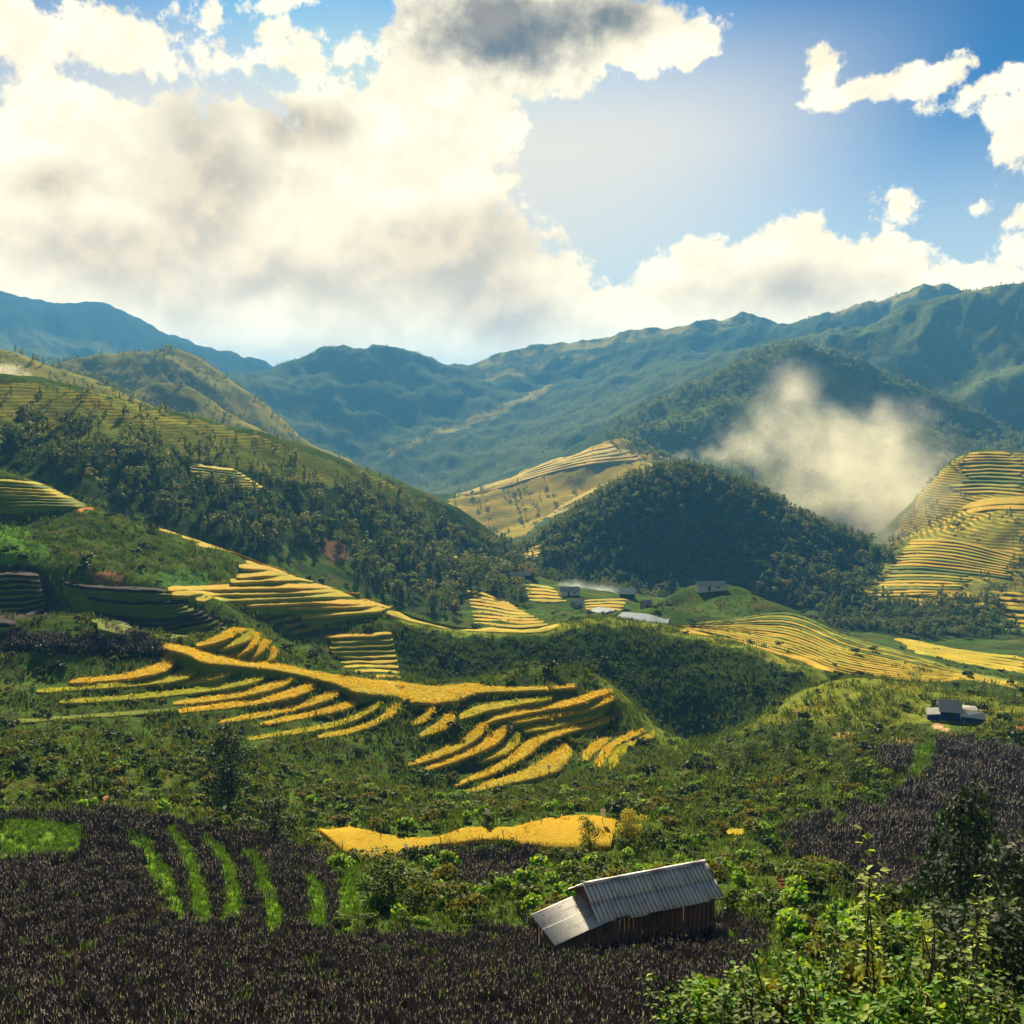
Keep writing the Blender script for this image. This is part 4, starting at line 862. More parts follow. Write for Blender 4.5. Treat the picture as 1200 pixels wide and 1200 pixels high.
def stuff(name, label, cat, protos, pts, scale, tilt=.0, sz=None):
    """one object: plants instanced on points that carry their own size and turn"""
    x, y, z = pts[:3]; n = len(x)
    me = bpy.data.meshes.new(name); me.vertices.add(n); me.vertices.foreach_set('co', np.stack([x, y, z], 1).astype(np.float32).ravel())
    def attr(nm, ty, v, fld='value'):
        at_ = me.attributes.new(nm, ty, 'POINT'); at_.data.foreach_set(fld, np.ascontiguousarray(v, dtype=np.int32 if ty == 'INT' else np.float32).ravel())
    sc_ = np.repeat(scale[:, None], 3, 1)
    if sz is not None: sc_ = sc_ * sz
    attr('scl', 'FLOAT_VECTOR', sc_, 'vector'); attr('pick', 'INT', rng.integers(0, len(protos), n))
    attr('rot', 'FLOAT_VECTOR', np.stack([rng.normal(0, tilt, n), rng.normal(0, tilt, n), rng.uniform(0, 6.28, n)], 1), 'vector')
    o = link(name, me); o['kind'] = 'stuff'; o['label'] = label; o['category'] = cat
    tr = bpy.data.node_groups.new(name, 'GeometryNodeTree'); tr.interface.new_socket('Geometry', in_out='INPUT', socket_type='NodeSocketGeometry'); tr.interface.new_socket('Geometry', in_out='OUTPUT', socket_type='NodeSocketGeometry')
    N = tr.nodes; gi = N.new('NodeGroupInput'); go = N.new('NodeGroupOutput'); iop = N.new('GeometryNodeInstanceOnPoints'); jn = N.new('GeometryNodeJoinGeometry')
    for p in reversed(protos):
        oi = N.new('GeometryNodeObjectInfo'); oi.inputs['Object'].default_value = p; oi.inputs['As Instance'].default_value = True; tr.links.new(oi.outputs['Geometry'], jn.inputs[0])
    def na(nm, ty): q = N.new('GeometryNodeInputNamedAttribute'); q.data_type = ty; q.inputs[0].default_value = nm; return q.outputs[0]
    tr.links.new(gi.outputs[0], iop.inputs['Points']); tr.links.new(jn.outputs[0], iop.inputs['Instance']); iop.inputs['Pick Instance'].default_value = True
    tr.links.new(na('pick', 'INT'), iop.inputs['Instance Index']); tr.links.new(na('rot', 'FLOAT_VECTOR'), iop.inputs['Rotation']); tr.links.new(na('scl', 'FLOAT_VECTOR'), iop.inputs['Scale'])
    tr.links.new(iop.outputs[0], go.inputs[0]); o.modifiers.new('plants', 'NODES').node_group = tr
    return o
def proto(name, me, *mats):
    for m in mats: me.materials.append(MT[m])
    return bpy.data.objects.new(name, me)            # source of the instances, not in the scene itself
nz = lambda s, k=0: fbm(GA * s + k, GU * s - k, 3)

# crops
pr = [proto('crop_stalk', blades('crop_stalk', 18, .62, .06, 40 + i, .45, .2, (.15, .016, .16)), 'stalk', 'tassel') for i in range(4)]
dist = np.clip(RR / 45, .75, 3)
rowmod = np.clip(.62 + .55 * np.sin(RR * 4.4 + 5 * nz(8, 2)), .12, 1.2) * np.clip(1.05 + 1.3 * nz(26, 6), .35, 1.3)
p = scatter(np.where(C_LEFT | C_MID, 9.5 * rowmod / dist ** 1.1, 0)); stuff('crop_stalks', 'dry purplish crop with pale tips covering the near slope', 'crop', pr, p, (rng.uniform(.55, .95, len(p[0])) * np.clip(p[3] / 55, .85, 1.25)), .12)
p = scatter(np.where(C_RIGHT, 6.0 * rowmod / np.clip(RR / 60, .8, 3), 0)); stuff('crop_stalks', 'dry dark crop covering the slope below the blue house', 'crop', [proto('crop_stalk', q.data, ) for q in pr], p, rng.uniform(.8, 1.3, len(p[0])) * np.clip(p[3] / 70, .9, 1.6), .12)
p = scatter(np.where(C_BANK, 1.6, 0)); stuff('crop_stalks', 'dark purple crop rows on the bank at the left', 'crop', [proto('crop_stalk', q.data) for q in pr], p, rng.uniform(1.5, 2.3, len(p[0])), .1)
# rice plants on the near terraces
for k_, nm_ in (('gold', 'ripe golden rice plants standing on the near terraces'), ('lime', 'yellow green rice plants standing on the near terraces')):
    if k_ in RICE:
        q = np.concatenate(RICE[k_]); q[:, 2] -= .12; rb = [proto('rice_plant', blades('rice_plant', 9, .34, .07, 50 + i, .9, .2), 'rice_' + k_) for i in range(3)]
        stuff('rice_plants', nm_, 'rice', rb, (q[:, 0], q[:, 1], q[:, 2]), rng.uniform(.6, 1.25, len(q)) * np.clip(np.hypot(q[:, 0], q[:, 1]) / 120, .8, 1.3), .15)
# grass strips between the rows, and rough grass
gb = [proto('grass_tuft', blades('grass_tuft', 14, .5, .06, 60 + i, .7, .2), 'lawn') for i in range(3)]
p = scatter(np.where(LAWN, 9 / np.clip(RR / 50, .8, 3), 0)); stuff('grass_strips', 'bright green grass strips curving between the dark crop rows', 'grass', gb, p, rng.uniform(.35, .8, len(p[0])) * np.clip(p[3] / 60, .9, 1.4), .1)
OPEN = ~(CROP | LAWN)
p = scatter(np.where(CROP & (RR < 110), .9 * np.clip(nz(26, 6) * -2.4 - .1, 0, 1.2), 0)); stuff('weeds', 'green weeds in the gaps of the dark crop', 'weeds', [proto('grass_tuft', q.data) for q in gb], p, rng.uniform(.4, .9, len(p[0])), .15)
gb = [proto('grass_tuft', blades('grass_tuft', 14, .55, .08, 70 + i, .9, .4), 'grass') for i in range(3)]
p = scatter(np.where(OPEN & (RR > 27) & (RR < 330), 1.3 / np.clip(RR / 50, .7, 4) ** 1.5, 0), 2)
stuff('wild_grass', 'rough wild grass covering the slopes around the fields', 'grass', gb, p, rng.uniform(.7, 1.4, len(p[0])) * np.clip(p[3] / 70, .8, 1.8), .15)
# undergrowth
bs = [proto('undergrowth', unit_bush(80 + i, 260, .16), ('bush', 'bright', 'bush', 'mixed')[i]) for i in range(4)]
d = np.where(OPEN & (RR > 20) & (RR < 130), .34 * np.clip(.7 + nz(35) * 1.7, .04, 2) / np.clip(RR / 60, .8, 3), 0)
p = scatter(d, 4); stuff('undergrowth', 'tangled green undergrowth on the near slopes', 'undergrowth', bs, p, rng.uniform(.8, 2.2, len(p[0])) , .15)
bs2 = [proto('undergrowth', unit_bush(90 + i, 120, .24), ('bush', 'bush', 'forest', 'mixed')[i]) for i in range(4)]
d = np.where(OPEN & (RR > 100) & (RR < 420) & ~FOREST_L, .22 * np.clip(.7 + nz(40, 3) * 2.0, .05, 2.4) / np.clip(RR / 150, .8, 3) * np.where(UTOP | SRIM | TRIM, .25, 1), 0)
p = scatter(d, 4); stuff('undergrowth', 'green scrub covering the valley slopes between the terraces', 'undergrowth', bs2, p, rng.uniform(.5, 1.7, len(p[0])) * np.clip(1.5 - p[3] / 300, .6, 1.2), .12)
bd = [proto('undergrowth', unit_bush(95 + i, 140, .22), 'dark') for i in range(3)]
d = np.where(OPEN & (RR > 60) & (RR < 420), .016 * np.clip(nz(30, 9) * 3, 0, 2), 0)
p = scatter(np.where(SFACE, .26, 0) + np.where(UFACE, .05, 0), 5); stuff('undergrowth', 'dense dark scrub on the shaded spur between the golden terraces', 'undergrowth', [proto('undergrowth', unit_bush(98 + i, 120, .24), ('forest', 'bush')[i % 2]) for i in range(4)], p, rng.uniform(.5, 1.2, len(p[0])), .12)
p = scatter(d, 6); stuff('undergrowth', 'dark scrub patches in the hollows of the slopes', 'undergrowth', bd, p, rng.uniform(1.2, 3.2, len(p[0])), .12)

# trees
UT = [unit_tree(k, 100 + i, 230, .085) for i, k in enumerate(['round', 'tall', 'round', 'tall', 'bamboo', 'round'])]
def tree_protos(mat, seeds, nleaf, size, kinds=('round', 'tall', 'tall', 'round')):
    out = []
    for i, k in zip(seeds, kinds):
        g = np.random.default_rng(i); lb = lobes_for(k, g); cv, cq, tone = leaf_cloud('c', lb, nleaf, size, seed=i); tv, tq = branched(1, .022, lb, i)
        V, Q = join([(cv, cq), (tv, tq)]); me = mesh_np('forest_tree', V, Q, matidx=[0] * len(cq) + [1] * len(tq)); col_attr(me, np.concatenate([np.repeat(tone[:, None], 3, 1), np.zeros((len(tv), 3))]), 'tone')
        out.append(proto('forest_tree', me, mat if mat != 'forest' else ('forest', 'forest', 'bush', 'mixed')[len(out)], 'trunk'))
    return out
tf = tree_protos('forest', range(120, 124), 130, .12); tr_ = tree_protos('ridge', range(130, 134), 70, .17)
crowns = {}
def place_tree(x, y, z, h, mat, label, name, group, k=None, cat='tree'):
    k = int(rng.integers(0, 6)) if k is None else k
    key = (k, mat)
    if key not in crowns:
        c = UT[k][0].copy(); c.materials.clear(); c.materials.append(MT[mat]); t_ = UT[k][1]
        if not t_.materials: t_.materials.append(MT['trunk'])
        crowns[key] = (c, t_)
    root = thing(name, label, cat, (x, y, z), rng.uniform(0, 6.28), group); root.scale = (h * rng.uniform(.85, 1.15), h * rng.uniform(.85, 1.15), h)
    link('crown', crowns[key][0], None, root); link('trunk', crowns[key][1], None, root); return root
FH_RIM = area([(598, 655), (640, 603), (700, 568), (765, 542), (800, 546), (770, 562), (705, 596), (655, 630), (622, 660)], 640, 800)  # golden rim light carried by the paler leaf colour of these trees
groups = [(FOREST_L, .027 * np.clip(1.0 + nz(24, 4) * 1.8, .15, 1.6), (4, 11), 'forest', 'dense dark tree in the forest on the left hillside', 'forest trees on the left hillside', 122),
          (FOREST_H & ~FH_RIM, .050, (4.5, 10), 'forest', 'dark green tree in the thick wood covering the round forest hill', 'trees covering the round forest hill', 64),
          (FOREST_R, .040, (5, 9), 'forest', 'tree in the dark wood at the foot of the right hillside', 'trees at the foot of the right hillside', 30),
          (FOREST_L2, .014 * np.clip(.6 + nz(30, 5) * 2, .1, 2), (3, 7), 'ridge', 'small sunlit tree near the crest of the left hillside', 'trees along the crest of the left hillside', 30),
          (FOREST_RS, .022 * np.clip(.5 + nz(34, 2) * 2, .05, 2), (3, 6), 'ridge', 'small tree between the terraces of the right hillside', 'trees on the right hillside terraces', 20),
          (FH_RIM, .045, (5, 8), 'ridge', 'sunlit tree on the left shoulder of the round forest hill', 'sunlit trees on the forest hill shoulder', 14),
          (RIDGE, .011 * np.clip(.7 + nz(36, 7) * 2.2, .06, 2), (6, 12), 'ridge', '', '', 0), (DOME, .006 * np.clip(.5 + nz(40, 8) * 2.4, .03, 2), (5, 9), 'ridge', '', '', 0),
          (GHILL, .0018 * np.clip(.3 + nz(50, 4) * 3, 0, 2), (6, 11), 'forest', '', '', 0)]
names = ['left_forest', 'hill_forest', 'right_forest', 'crest_trees', 'slope_trees', 'shoulder_trees', 'ridge_forest', 'dome_forest', 'golden_hill_trees']
labels = ['dense dark forest filling the left hillside', 'thick wood covering the round forest hill', 'dark wood at the foot of the right hillside', 'scattered trees along the crest of the left hillside',
          'scattered trees between the right hillside terraces', 'sunlit wood on the left shoulder of the forest hill', 'forest on the ridge behind the smoke', 'sparse trees on the left domed hills', 'small groves on the golden hill']
for (mask, dn, (h0, h1), mat, lab, grp, keep), nm, lb in zip(groups, names, labels):
    p = scatter(np.where(mask, dn, 0), 2); h = rng.uniform(h0, h1, len(p[0]))
    vis = np.argsort(-h / p[3]); vis = vis[(p[4][vis] > 5) & (p[4][vis] < 1195)][:keep]
    rest = np.ones(len(h), bool); rest[vis] = False
    for i in vis: place_tree(p[0][i], p[1][i], p[2][i], h[i], mat, lab, 'tree', grp)
    stuff(nm, lb, 'forest', [proto('forest_tree', q.data) for q in (tf if mat == 'forest' else tr_)], tuple(a[rest] for a in p), h[rest], .05)
mtn = (GU > math.log(1850)) & ~RIDGE
p = scatter(np.where(mtn & (RR < 3000), .0022 * np.clip(.5 + nz(45, 1) * 2.2, .05, 2), 0)); stuff('mountain_forest', 'patchy forest on the blue mountains', 'forest', [proto('forest_tree', q.data) for q in tf], p, rng.uniform(4.5, 8, len(p[0])), .05)
# single trees and shrubs that stand out in the photograph
UT += [unit_tree(k, 140 + i, 2600, .042) for i, k in enumerate(['mass', 'tall', 'mass', 'tall'])]
def stand(px, py, h, mat, label, name='tree', k=0, w=1.0, group=None, rmin=20, cat='tree', sink=.14):
    q = at(px, py, rmin); q.z -= sink * h; t_ = place_tree(q.x, q.y, q.z, h, mat, label, name, group, k, cat); t_.scale = (h * w, h * w, h); return t_
stand(268, 930, 9.0, 'dark', 'very dark bushy tree standing alone on the green slope left of centre', k=6, w=.9)
stand(320, 985, 4.2, 'dark', 'low dark round shrub left of the flat golden field', 'shrub', k=8, w=1.2, cat='shrub')
stand(690, 1000, 3.6, 'bush', 'slim leafy tree rising in front of the right end of the golden field', k=6, w=.8)
stand(737, 985, 3.4, 'yellow', 'yellow green shrub behind the shed roof', 'shrub', k=8, w=1.1, cat='shrub')
stand(455, 1065, 3.6, 'bush', 'broad green shrub below the flat golden field', 'shrub', k=6, w=1.5, cat='shrub')
stand(1122, 1090, 8.0, 'dark', 'tall dark tree in the purple field at the right', k=8, w=.75)
stand(1092, 1060, 4.5, 'dark', 'smaller dark tree left of the tall dark tree in the purple field', k=9, w=.8)
stand(1195, 1125, 7.0, 'dark', 'very dark tree at the lower right edge', k=8, w=1.0, sink=.3)
stand(1175, 1165, 3.6, 'dark', 'dark shaded shrub in the lower right corner', 'shrub', k=6, w=1.5, rmin=14, cat='shrub')
for i, (px, py, h) in enumerate([(880, 895, 4.5), (905, 880, 4.0), (860, 905, 3.5), (935, 868, 4.2), (960, 885, 3.6), (985, 900, 3.4), (1000, 920, 3.6), (925, 905, 3.8)]):
    stand(px, py, h, 'bush', 'round green shrub in the clump on the small hill left of the brown field', 'shrub', k=(6, 8)[i % 2], w=1.25, group='shrubs on the small hill', cat='shrub')

# ------------------------------------------------------------------ leafy plants close to the camera
def big_leaf(g, c, d, s):
    d = d / np.linalg.norm(d); up = np.array([0, 0, 1.0]) + g.normal(0, .35, 3); sd = np.cross(d, up); sd /= np.linalg.norm(sd); n = np.cross(sd, d)
    p = lambda a, b, h: c + d * a * s + sd * b * s + n * h * s
    return np.array([p(0, 0, 0), p(.35, .42, .10), p(.75, .30, .04), p(1.05, 0, -.14), p(.75, -.30, .04), p(.35, -.42, .10), p(.45, 0, -.02)]), [(0, 6, 2, 1), (6, 3, 2, 2), (0, 5, 4, 6), (6, 4, 3, 3)]
def leaf_mesh(leaves, o=np.zeros(3), name='leaf'):
    V = []; Q = []; Tt = []; k = 0
    for v, _ in leaves:
        V.append(v - o); Q += [(k, k + 6, k + 2, k + 1), (k, k + 5, k + 4, k + 6)]; Tt += [(k + 6, k + 3, k + 2), (k + 6, k + 4, k + 3)]; k += 7
    me = mesh_np(name, np.concatenate(V), np.array(Q, np.int32), np.array(Tt, np.int32)); g = np.random.default_rng(k)
    col_attr(me, np.repeat(np.repeat(g.random(len(leaves)), 7)[:, None], 3, 1), 'tone'); return me
def leafy(px, py, r, h, w, label, seed, mat='bright', nst=7, per=34, ls=.15, name='leafy_shrub', upright=.0, leafparts=0, group='leafy shrubs on the near slope'):
    g = np.random.default_rng(seed); az, _ = azt(px, py); x, y = r * math.sin(az), r * math.cos(az); z = float(ground_z(x, y))
    root = thing(name, label, 'shrub', (x, y, z), 0, group); leaves = []
    for i in range(nst):
        a = g.uniform(0, 6.28); out = w * g.uniform(.15, 1) * (1 - upright); hh = h * g.uniform(.6, 1.05); b = np.array([g.normal(0, .12), g.normal(0, .12), -.3])
        e = np.array([math.cos(a) * out, math.sin(a) * out, hh]); m = np.array([math.cos(a) * out * .35, math.sin(a) * out * .35, hh * .6]) + g.normal(0, .06, 3)
        v, q = tube([b, m, (m + e) / 2 + g.normal(0, .05, 3), e], (.03, .022, .014, .006), 5)
        link('stem', mesh_np('stem', v, q, smooth=True), MT['trunk'], root)
        for j in range(per):
            f = g.uniform(.12, 1.03); p = (b * (1 - f) ** 2 + 2 * m * f * (1 - f) + e * f * f) if f < 1 else e
            th = g.uniform(0, 6.28); d = np.array([math.cos(th), math.sin(th), g.uniform(-.55, .35)]); tw = d * g.uniform(.05, .40) * w * (1.15 - f * .6)
            leaves.append(big_leaf(g, p + tw, d + g.normal(0, .2, 3), ls * g.uniform(.6, 1.25)))
    k = min(leafparts, len(leaves)); idx = g.permutation(len(leaves))
    for i in idx[:k]: link('leaf', leaf_mesh([leaves[i]]), MT[mat], root)
    if k < len(leaves): link('foliage', leaf_mesh([leaves[i] for i in idx[k:]], name='foliage'), MT[mat], root, kind='stuff')
    return root
leafy(1020, 1120, 24, 5.2, .7, 'tall sparse sapling with pale leaves rising above the other near shrubs', 1, 'pale_leaf', nst=4, per=34, ls=.19, upright=.6, leafparts=136, name='sapling')
leafy(1092, 1130, 23, 3.1, .6, 'shorter pale leaved sapling right of the tall sapling', 2, 'pale_leaf', nst=3, per=26, ls=.18, upright=.5, leafparts=78, name='sapling')
leafy(1142, 1120, 24, 3.9, .6, 'pale leaved sapling in front of the dark tree at the right', 3, 'pale_leaf', nst=3, per=26, ls=.18, upright=.5, leafparts=78, name='sapling')
for i, (px, r, h, w, m, lab) in enumerate((
        (790, 24.5, 1.5, 1.1, 'bright', 'leafy bright green shrub below the corrugated shed, leftmost of the near shrubs'), (850, 22.5, 1.5, 1.1, 'bright', 'bright green shrub just right of the leftmost near shrub'),
        (905, 23.0, 2.0, 1.2, 'bright', 'rounded bright green shrub left of the tall sapling'), (955, 21.0, 1.8, 1.2, 'bright', 'bright green shrub in front of the tall sapling'),
        (985, 25.0, 2.3, 1.2, 'bright', 'high bright green shrub touching the tall sapling on its left'), (1060, 22.0, 2.0, 1.3, 'bright', 'bright green shrub right of the tall sapling'),
        (1100, 24.5, 2.5, 1.1, 'bush', 'taller darker leaved shrub before the dark trees'), (1130, 20.5, 1.6, 1.3, 'bright', 'low bright green shrub near the lower right corner'),
        (1175, 21.0, 1.3, 1.2, 'bush', 'darker leafy shrub at the right edge of the picture'), (1010, 19.0, 1.5, 1.3, 'bright', 'lowest bright green shrub at the bottom edge below the sapling'), (880, 20.0, 1.2, 1.1, 'bush', 'darker green shrub at the bottom edge left of the lowest bright shrub'))):
    leafy(px, 1150, r, h, w, lab, 20 + i, m, nst=9, per=40, ls=.155)

# ------------------------------------------------------------------ the corrugated shed
def boxm(name, x0, x1, y0, y1, z0, z1):
    v = [(x, y, z) for z in (z0, z1) for y in (y0, y1) for x in (x0, x1)]
    return mesh_np(name, v, np.array([(0, 2, 3, 1), (4, 5, 7, 6), (0, 1, 5, 4), (2, 6, 7, 3), (0, 4, 6, 2), (1, 3, 7, 5)], np.int32))
def sheet(a, b, c, d, ribs, amp, nd=2, thick=.012):
    """corrugated sheet: a->b along the eave, a->d up the slope; ribs run up the slope"""
    a, b, c, d = map(np.array, (a, b, c, d)); n = ribs * 4 + 1; nr = np.cross(b - a, d - a); nr = nr / np.linalg.norm(nr); nr = nr * np.sign(nr[2] + 1e-9); V = []
    for lay in (0, -thick):
        for j in range(nd + 1):
            for i in range(n):
                u, w = i / (n - 1), j / nd; p = (a * (1 - u) + b * u) * (1 - w) + (d * (1 - u) + c * u) * w; V.append(p + nr * (amp * math.sin(u * ribs * 2 * math.pi) + lay))
    Q = []; o = n * (nd + 1)
    for j in range(nd):
        for i in range(n - 1): k = j * n + i; Q += [(k, k + 1, k + 1 + n, k + n), (o + k, o + k + n, o + k + 1 + n, o + k + 1)]
    for i in range(n - 1): Q += [(i, o + i, o + i + 1, i + 1), (nd * n + i, nd * n + i + 1, o + nd * n + i + 1, o + nd * n + i)]
    for j in range(nd): Q += [(j * n, (j + 1) * n, o + (j + 1) * n, o + j * n), (j * n + n - 1, o + j * n + n - 1, o + (j + 1) * n + n - 1, (j + 1) * n + n - 1)]
    me = mesh_np('roof_sheet', V, np.array(Q, np.int32)); gr = np.tile(.5 - .5 * np.sin(np.linspace(0, 1, n) * ribs * 2 * math.pi), 2 * (nd + 1)); col_attr(me, np.repeat(gr[:, None], 3, 1), 'tone'); return me
def plane_pt(px, py, z):
    x, y, zz = ray(px, py); k = z / zz; return np.array([x * k, y * k, z])
def build_shed():
    best = None
    for zr in np.arange(-32, -15, .05):
        a, b = plane_pt(686, 1036, zr), plane_pt(824, 1010, zr); m = (a + b) / 2; e = abs(zr - float(ground_z(m[0], m[1] - .6)) - 3.05)
        if best is None or e < best[0]: best = (e, zr, a, b)
    _, zr, a, b = best; m = (a + b) / 2; ax = (b - a)[:2]; hl = np.linalg.norm(ax) / 2; rz = math.atan2(ax[1], ax[0])
    c, s_ = math.cos(rz), math.sin(rz)
    def loc(p): d = p - m; return d[0] * c + d[1] * s_, -d[0] * s_ + d[1] * c
    ze = zr - 1.05; e0, e1 = loc(plane_pt(712, 1080, ze)), loc(plane_pt(845, 1054, ze)); run = -(e0[1] + e1[1]) / 2
    print('SHED', best[0], zr, 'halflen', hl, 'eave', e0, e1, 'r', np.hypot(*m[:2]))
    root = thing('shed', 'weathered wooden shed with corrugated grey roof and a lower lean-to roof at its left end', 'shed', (m[0], m[1], zr - 3.05), rz)
    H = 3.05; h0 = H - 1.05; g = np.random.default_rng(3); L0, L1 = -hl, hl; run = max(1.3, min(run, 2.3)); zw = h0 + .12
    # walls of upright planks
    def planks(p0, p1, z1a, z1b, nrm):
        p0, p1 = np.array(p0), np.array(p1); n = max(3, int(np.linalg.norm(p1 - p0) / .24))
        for i in range(n):
            u0, u1 = i / n + .004, (i + 1) / n - .004; q0, q1 = p0 + (p1 - p0) * u0, p0 + (p1 - p0) * u1; o = np.array(nrm) * g.uniform(.0, .03); t_ = np.array(nrm) * -.03
            za, zb = z1a + (z1b - z1a) * u0, z1a + (z1b - z1a) * u1; dz = g.uniform(-.05, .02)
            v = [(*(q0 + o), -1.6), (*(q1 + o), -1.6), (*(q1 + o), zb + dz), (*(q0 + o), za + dz)]; v += [(*(q0 + o + t_), -1.6), (*(q1 + o + t_), -1.6), (*(q1 + o + t_), zb + dz), (*(q0 + o + t_), za + dz)]
            link('plank', mesh_np('plank', v, np.array([(0, 1, 2, 3), (5, 4, 7, 6), (4, 0, 3, 7), (1, 5, 6, 2), (3, 2, 6, 7)], np.int32)), MT['plank'], root)
    y0, y1 = -run + .35, run - .35
    planks((L0 + .15, y0), (L1 - .2, y0), zw, zw, (0, -1)); planks((L0 + .15, y1), (L1 - .2, y1), zw, zw, (0, 1))
    for xx, nn in ((L0 + .15, (-1, 0)), (L1 - .2, (1, 0))): planks((xx, y0), (xx, 0), zw, H - .06, nn); planks((xx, 0), (xx, y1), H - .06, zw, nn)
    # main roof: two rows of sheets on the near slope, one on the far slope
    n = 8; w = (L1 - L0 + .2) / n; x0 = L0 - .1
    for sgn in (-1, 1):
        for i in range(n):
            xa, xb = x0 + i * w - .03, x0 + (i + 1) * w + .03
            for row in (0, 1):
                f0, f1 = (0, .56) if row == 0 else (.50, 1.0); lift = .03 * row + .014 * (i % 2) + g.uniform(0, .012); sl = g.normal(0, .02)
                P_ = lambda x, f: (x, sgn * run * (1 - f), h0 + (H - h0) * f + lift)
                link('roof_sheet', sheet(P_(xa, f0 + sl * (row == 0)), P_(xb, f0 + sl * (row == 0)), P_(xb, f1), P_(xa, f1), 4, .034), MT['tin'], root)
    link('ridge_cap', sheet((x0, -.17, H + .005), (x0 + n * w, -.17, H + .005), (x0 + n * w, .0, H + .125), (x0, .0, H + .125), 3, .006), MT['tin'], root)
    link('ridge_cap', sheet((x0, .17, H + .005), (x0 + n * w, .17, H + .005), (x0 + n * w, .002, H + .122), (x0, .002, H + .122), 3, .006), MT['tin'], root)
    for yy, zz in ((-run * .95, h0 - .03), (-run * .5, h0 + .48), (run * .95, h0 - .03), (run * .5, h0 + .48), (0, H - .09)):
        v, q = tube([(L0 - .25, yy, zz), (L1 + .2, yy, zz)], (.04, .04), 6); link('purlin', mesh_np('purlin', v, q, smooth=True), MT['plank'], root)
    # lean-to at the left gable
    x1, x2 = L0 + .25, L0 - 2.35; zh, zl = h0 + .12, h0 - .50; ya, yb = -run - .12, run * .55; m2 = 4; wy = (yb - ya) / m2
    for i in range(m2):
        q0, q1 = ya + i * wy - .03, ya + (i + 1) * wy + .03; lift = .012 * (i % 2)
        link('roof_sheet', sheet((x2, q0, zl + lift), (x2, q1, zl + lift), (x1, q1, zh + lift), (x1, q0, zh + lift), 6, .022), MT['tin'], root)
    planks((x2 + .3, ya + .3), (L0 + .1, ya + .3), zl + .05, zh - .08, (0, -1)); planks((x2 + .3, ya + .3), (x2 + .3, yb - .3), zl + .0, zl + .0, (-1, 0))
    for yy in (ya + .3, yb - .3):
        v, q = tube([(x2 + .2, yy, -1.5), (x2 + .2, yy, zl)], (.06, .05), 7); link('post', mesh_np('post', v, q, smooth=True), MT['plank'], root)
    v, q = tube([(x2 - .05, ya + .45, -.9), (x2 + .12, ya + .5, .9)], (.10, .09), 8); o = link('log', mesh_np('log', v, q, smooth=True), MT['pale'], root); o['label'] = 'pale log leaning on the left corner'
build_shed()

# ------------------------------------------------------------------ houses in the valley
def house(px, py, label, w, d, h, rh, rz, wall='white', roof='grey', rmin=20, over=.35, extra=(), sink=.8, group=None):
    q = at(px, py, rmin); root = thing('house', label, 'house', q, rz, group)
    def qd(name, v, m, th=.08):
        v = [np.array(p, float) for p in v]; n = np.cross(v[1] - v[0], v[-1] - v[0]); n = n / np.linalg.norm(n) * th; k = len(v)
        V = v + [p - n for p in v]; Fq = [tuple(range(k)), tuple(range(2 * k - 1, k - 1, -1))] + [(i + k, (i + 1) % k + k, (i + 1) % k, i) for i in range(k)]
        me = bpy.data.meshes.new(name); me.from_pydata([tuple(p) for p in V], [], Fq); me.update(); return link(name, me, MT[m], root)
    a, b = w / 2, d / 2; s0 = -sink
    f = qd('wall', [(-a, -b, s0), (a, -b, s0), (a, -b, h), (-a, -b, h)], wall); qd('wall', [(a, b, s0), (-a, b, s0), (-a, b, h), (a, b, h)], wall)
    e = .09
    qd('wall', [(a, -b + e, s0), (a, b - e, s0), (a, b - e, h), (a, 0, h + rh), (a, -b + e, h)], wall); qd('wall', [(-a, b - e, s0), (-a, -b + e, s0), (-a, -b + e, h), (-a, 0, h + rh), (-a, b - e, h)], wall)
    k = rh / b; oz = h - over * k + .1; A_, B_ = a + over, b + over
    qd('roof_panel', [(-A_, -B_, oz), (A_, -B_, oz), (A_, -.01, h + rh + .1), (-A_, -.01, h + rh + .1)], roof); qd('roof_panel', [(A_, B_, oz), (-A_, B_, oz), (-A_, .01, h + rh + .1), (A_, .01, h + rh + .1)], roof)
    v, t_ = tube([(-A_, 0, h + rh + .1), (A_, 0, h + rh + .1)], (.09, .09), 6); link('ridge_cap', mesh_np('ridge_cap', v, t_), MT[roof], root)
    dr = link('door', boxm('door', -a * .3, -a * .3 + .9, -b - .05, -b + .02, s0 + .6, min(h - .1, 2.0)), MT['dusk'], root)
    link('handle', boxm('handle', -a * .3 + .75, -a * .3 + .82, -b - .09, -b - .052, .9, 1.05), MT['grey'], dr)
    if w > 4: wn = link('window', boxm('window', a * .35, a * .35 + .9, -b - .04, -b + .02, .9, 1.7), MT['dusk'], root); link('frame', boxm('frame', a * .35 - .08, a * .35 + .98, -b - .07, -b - .042, .80, .89), MT['pale'], wn)
    for nm, v4, m in extra: qd(nm, v4, m)
    return root
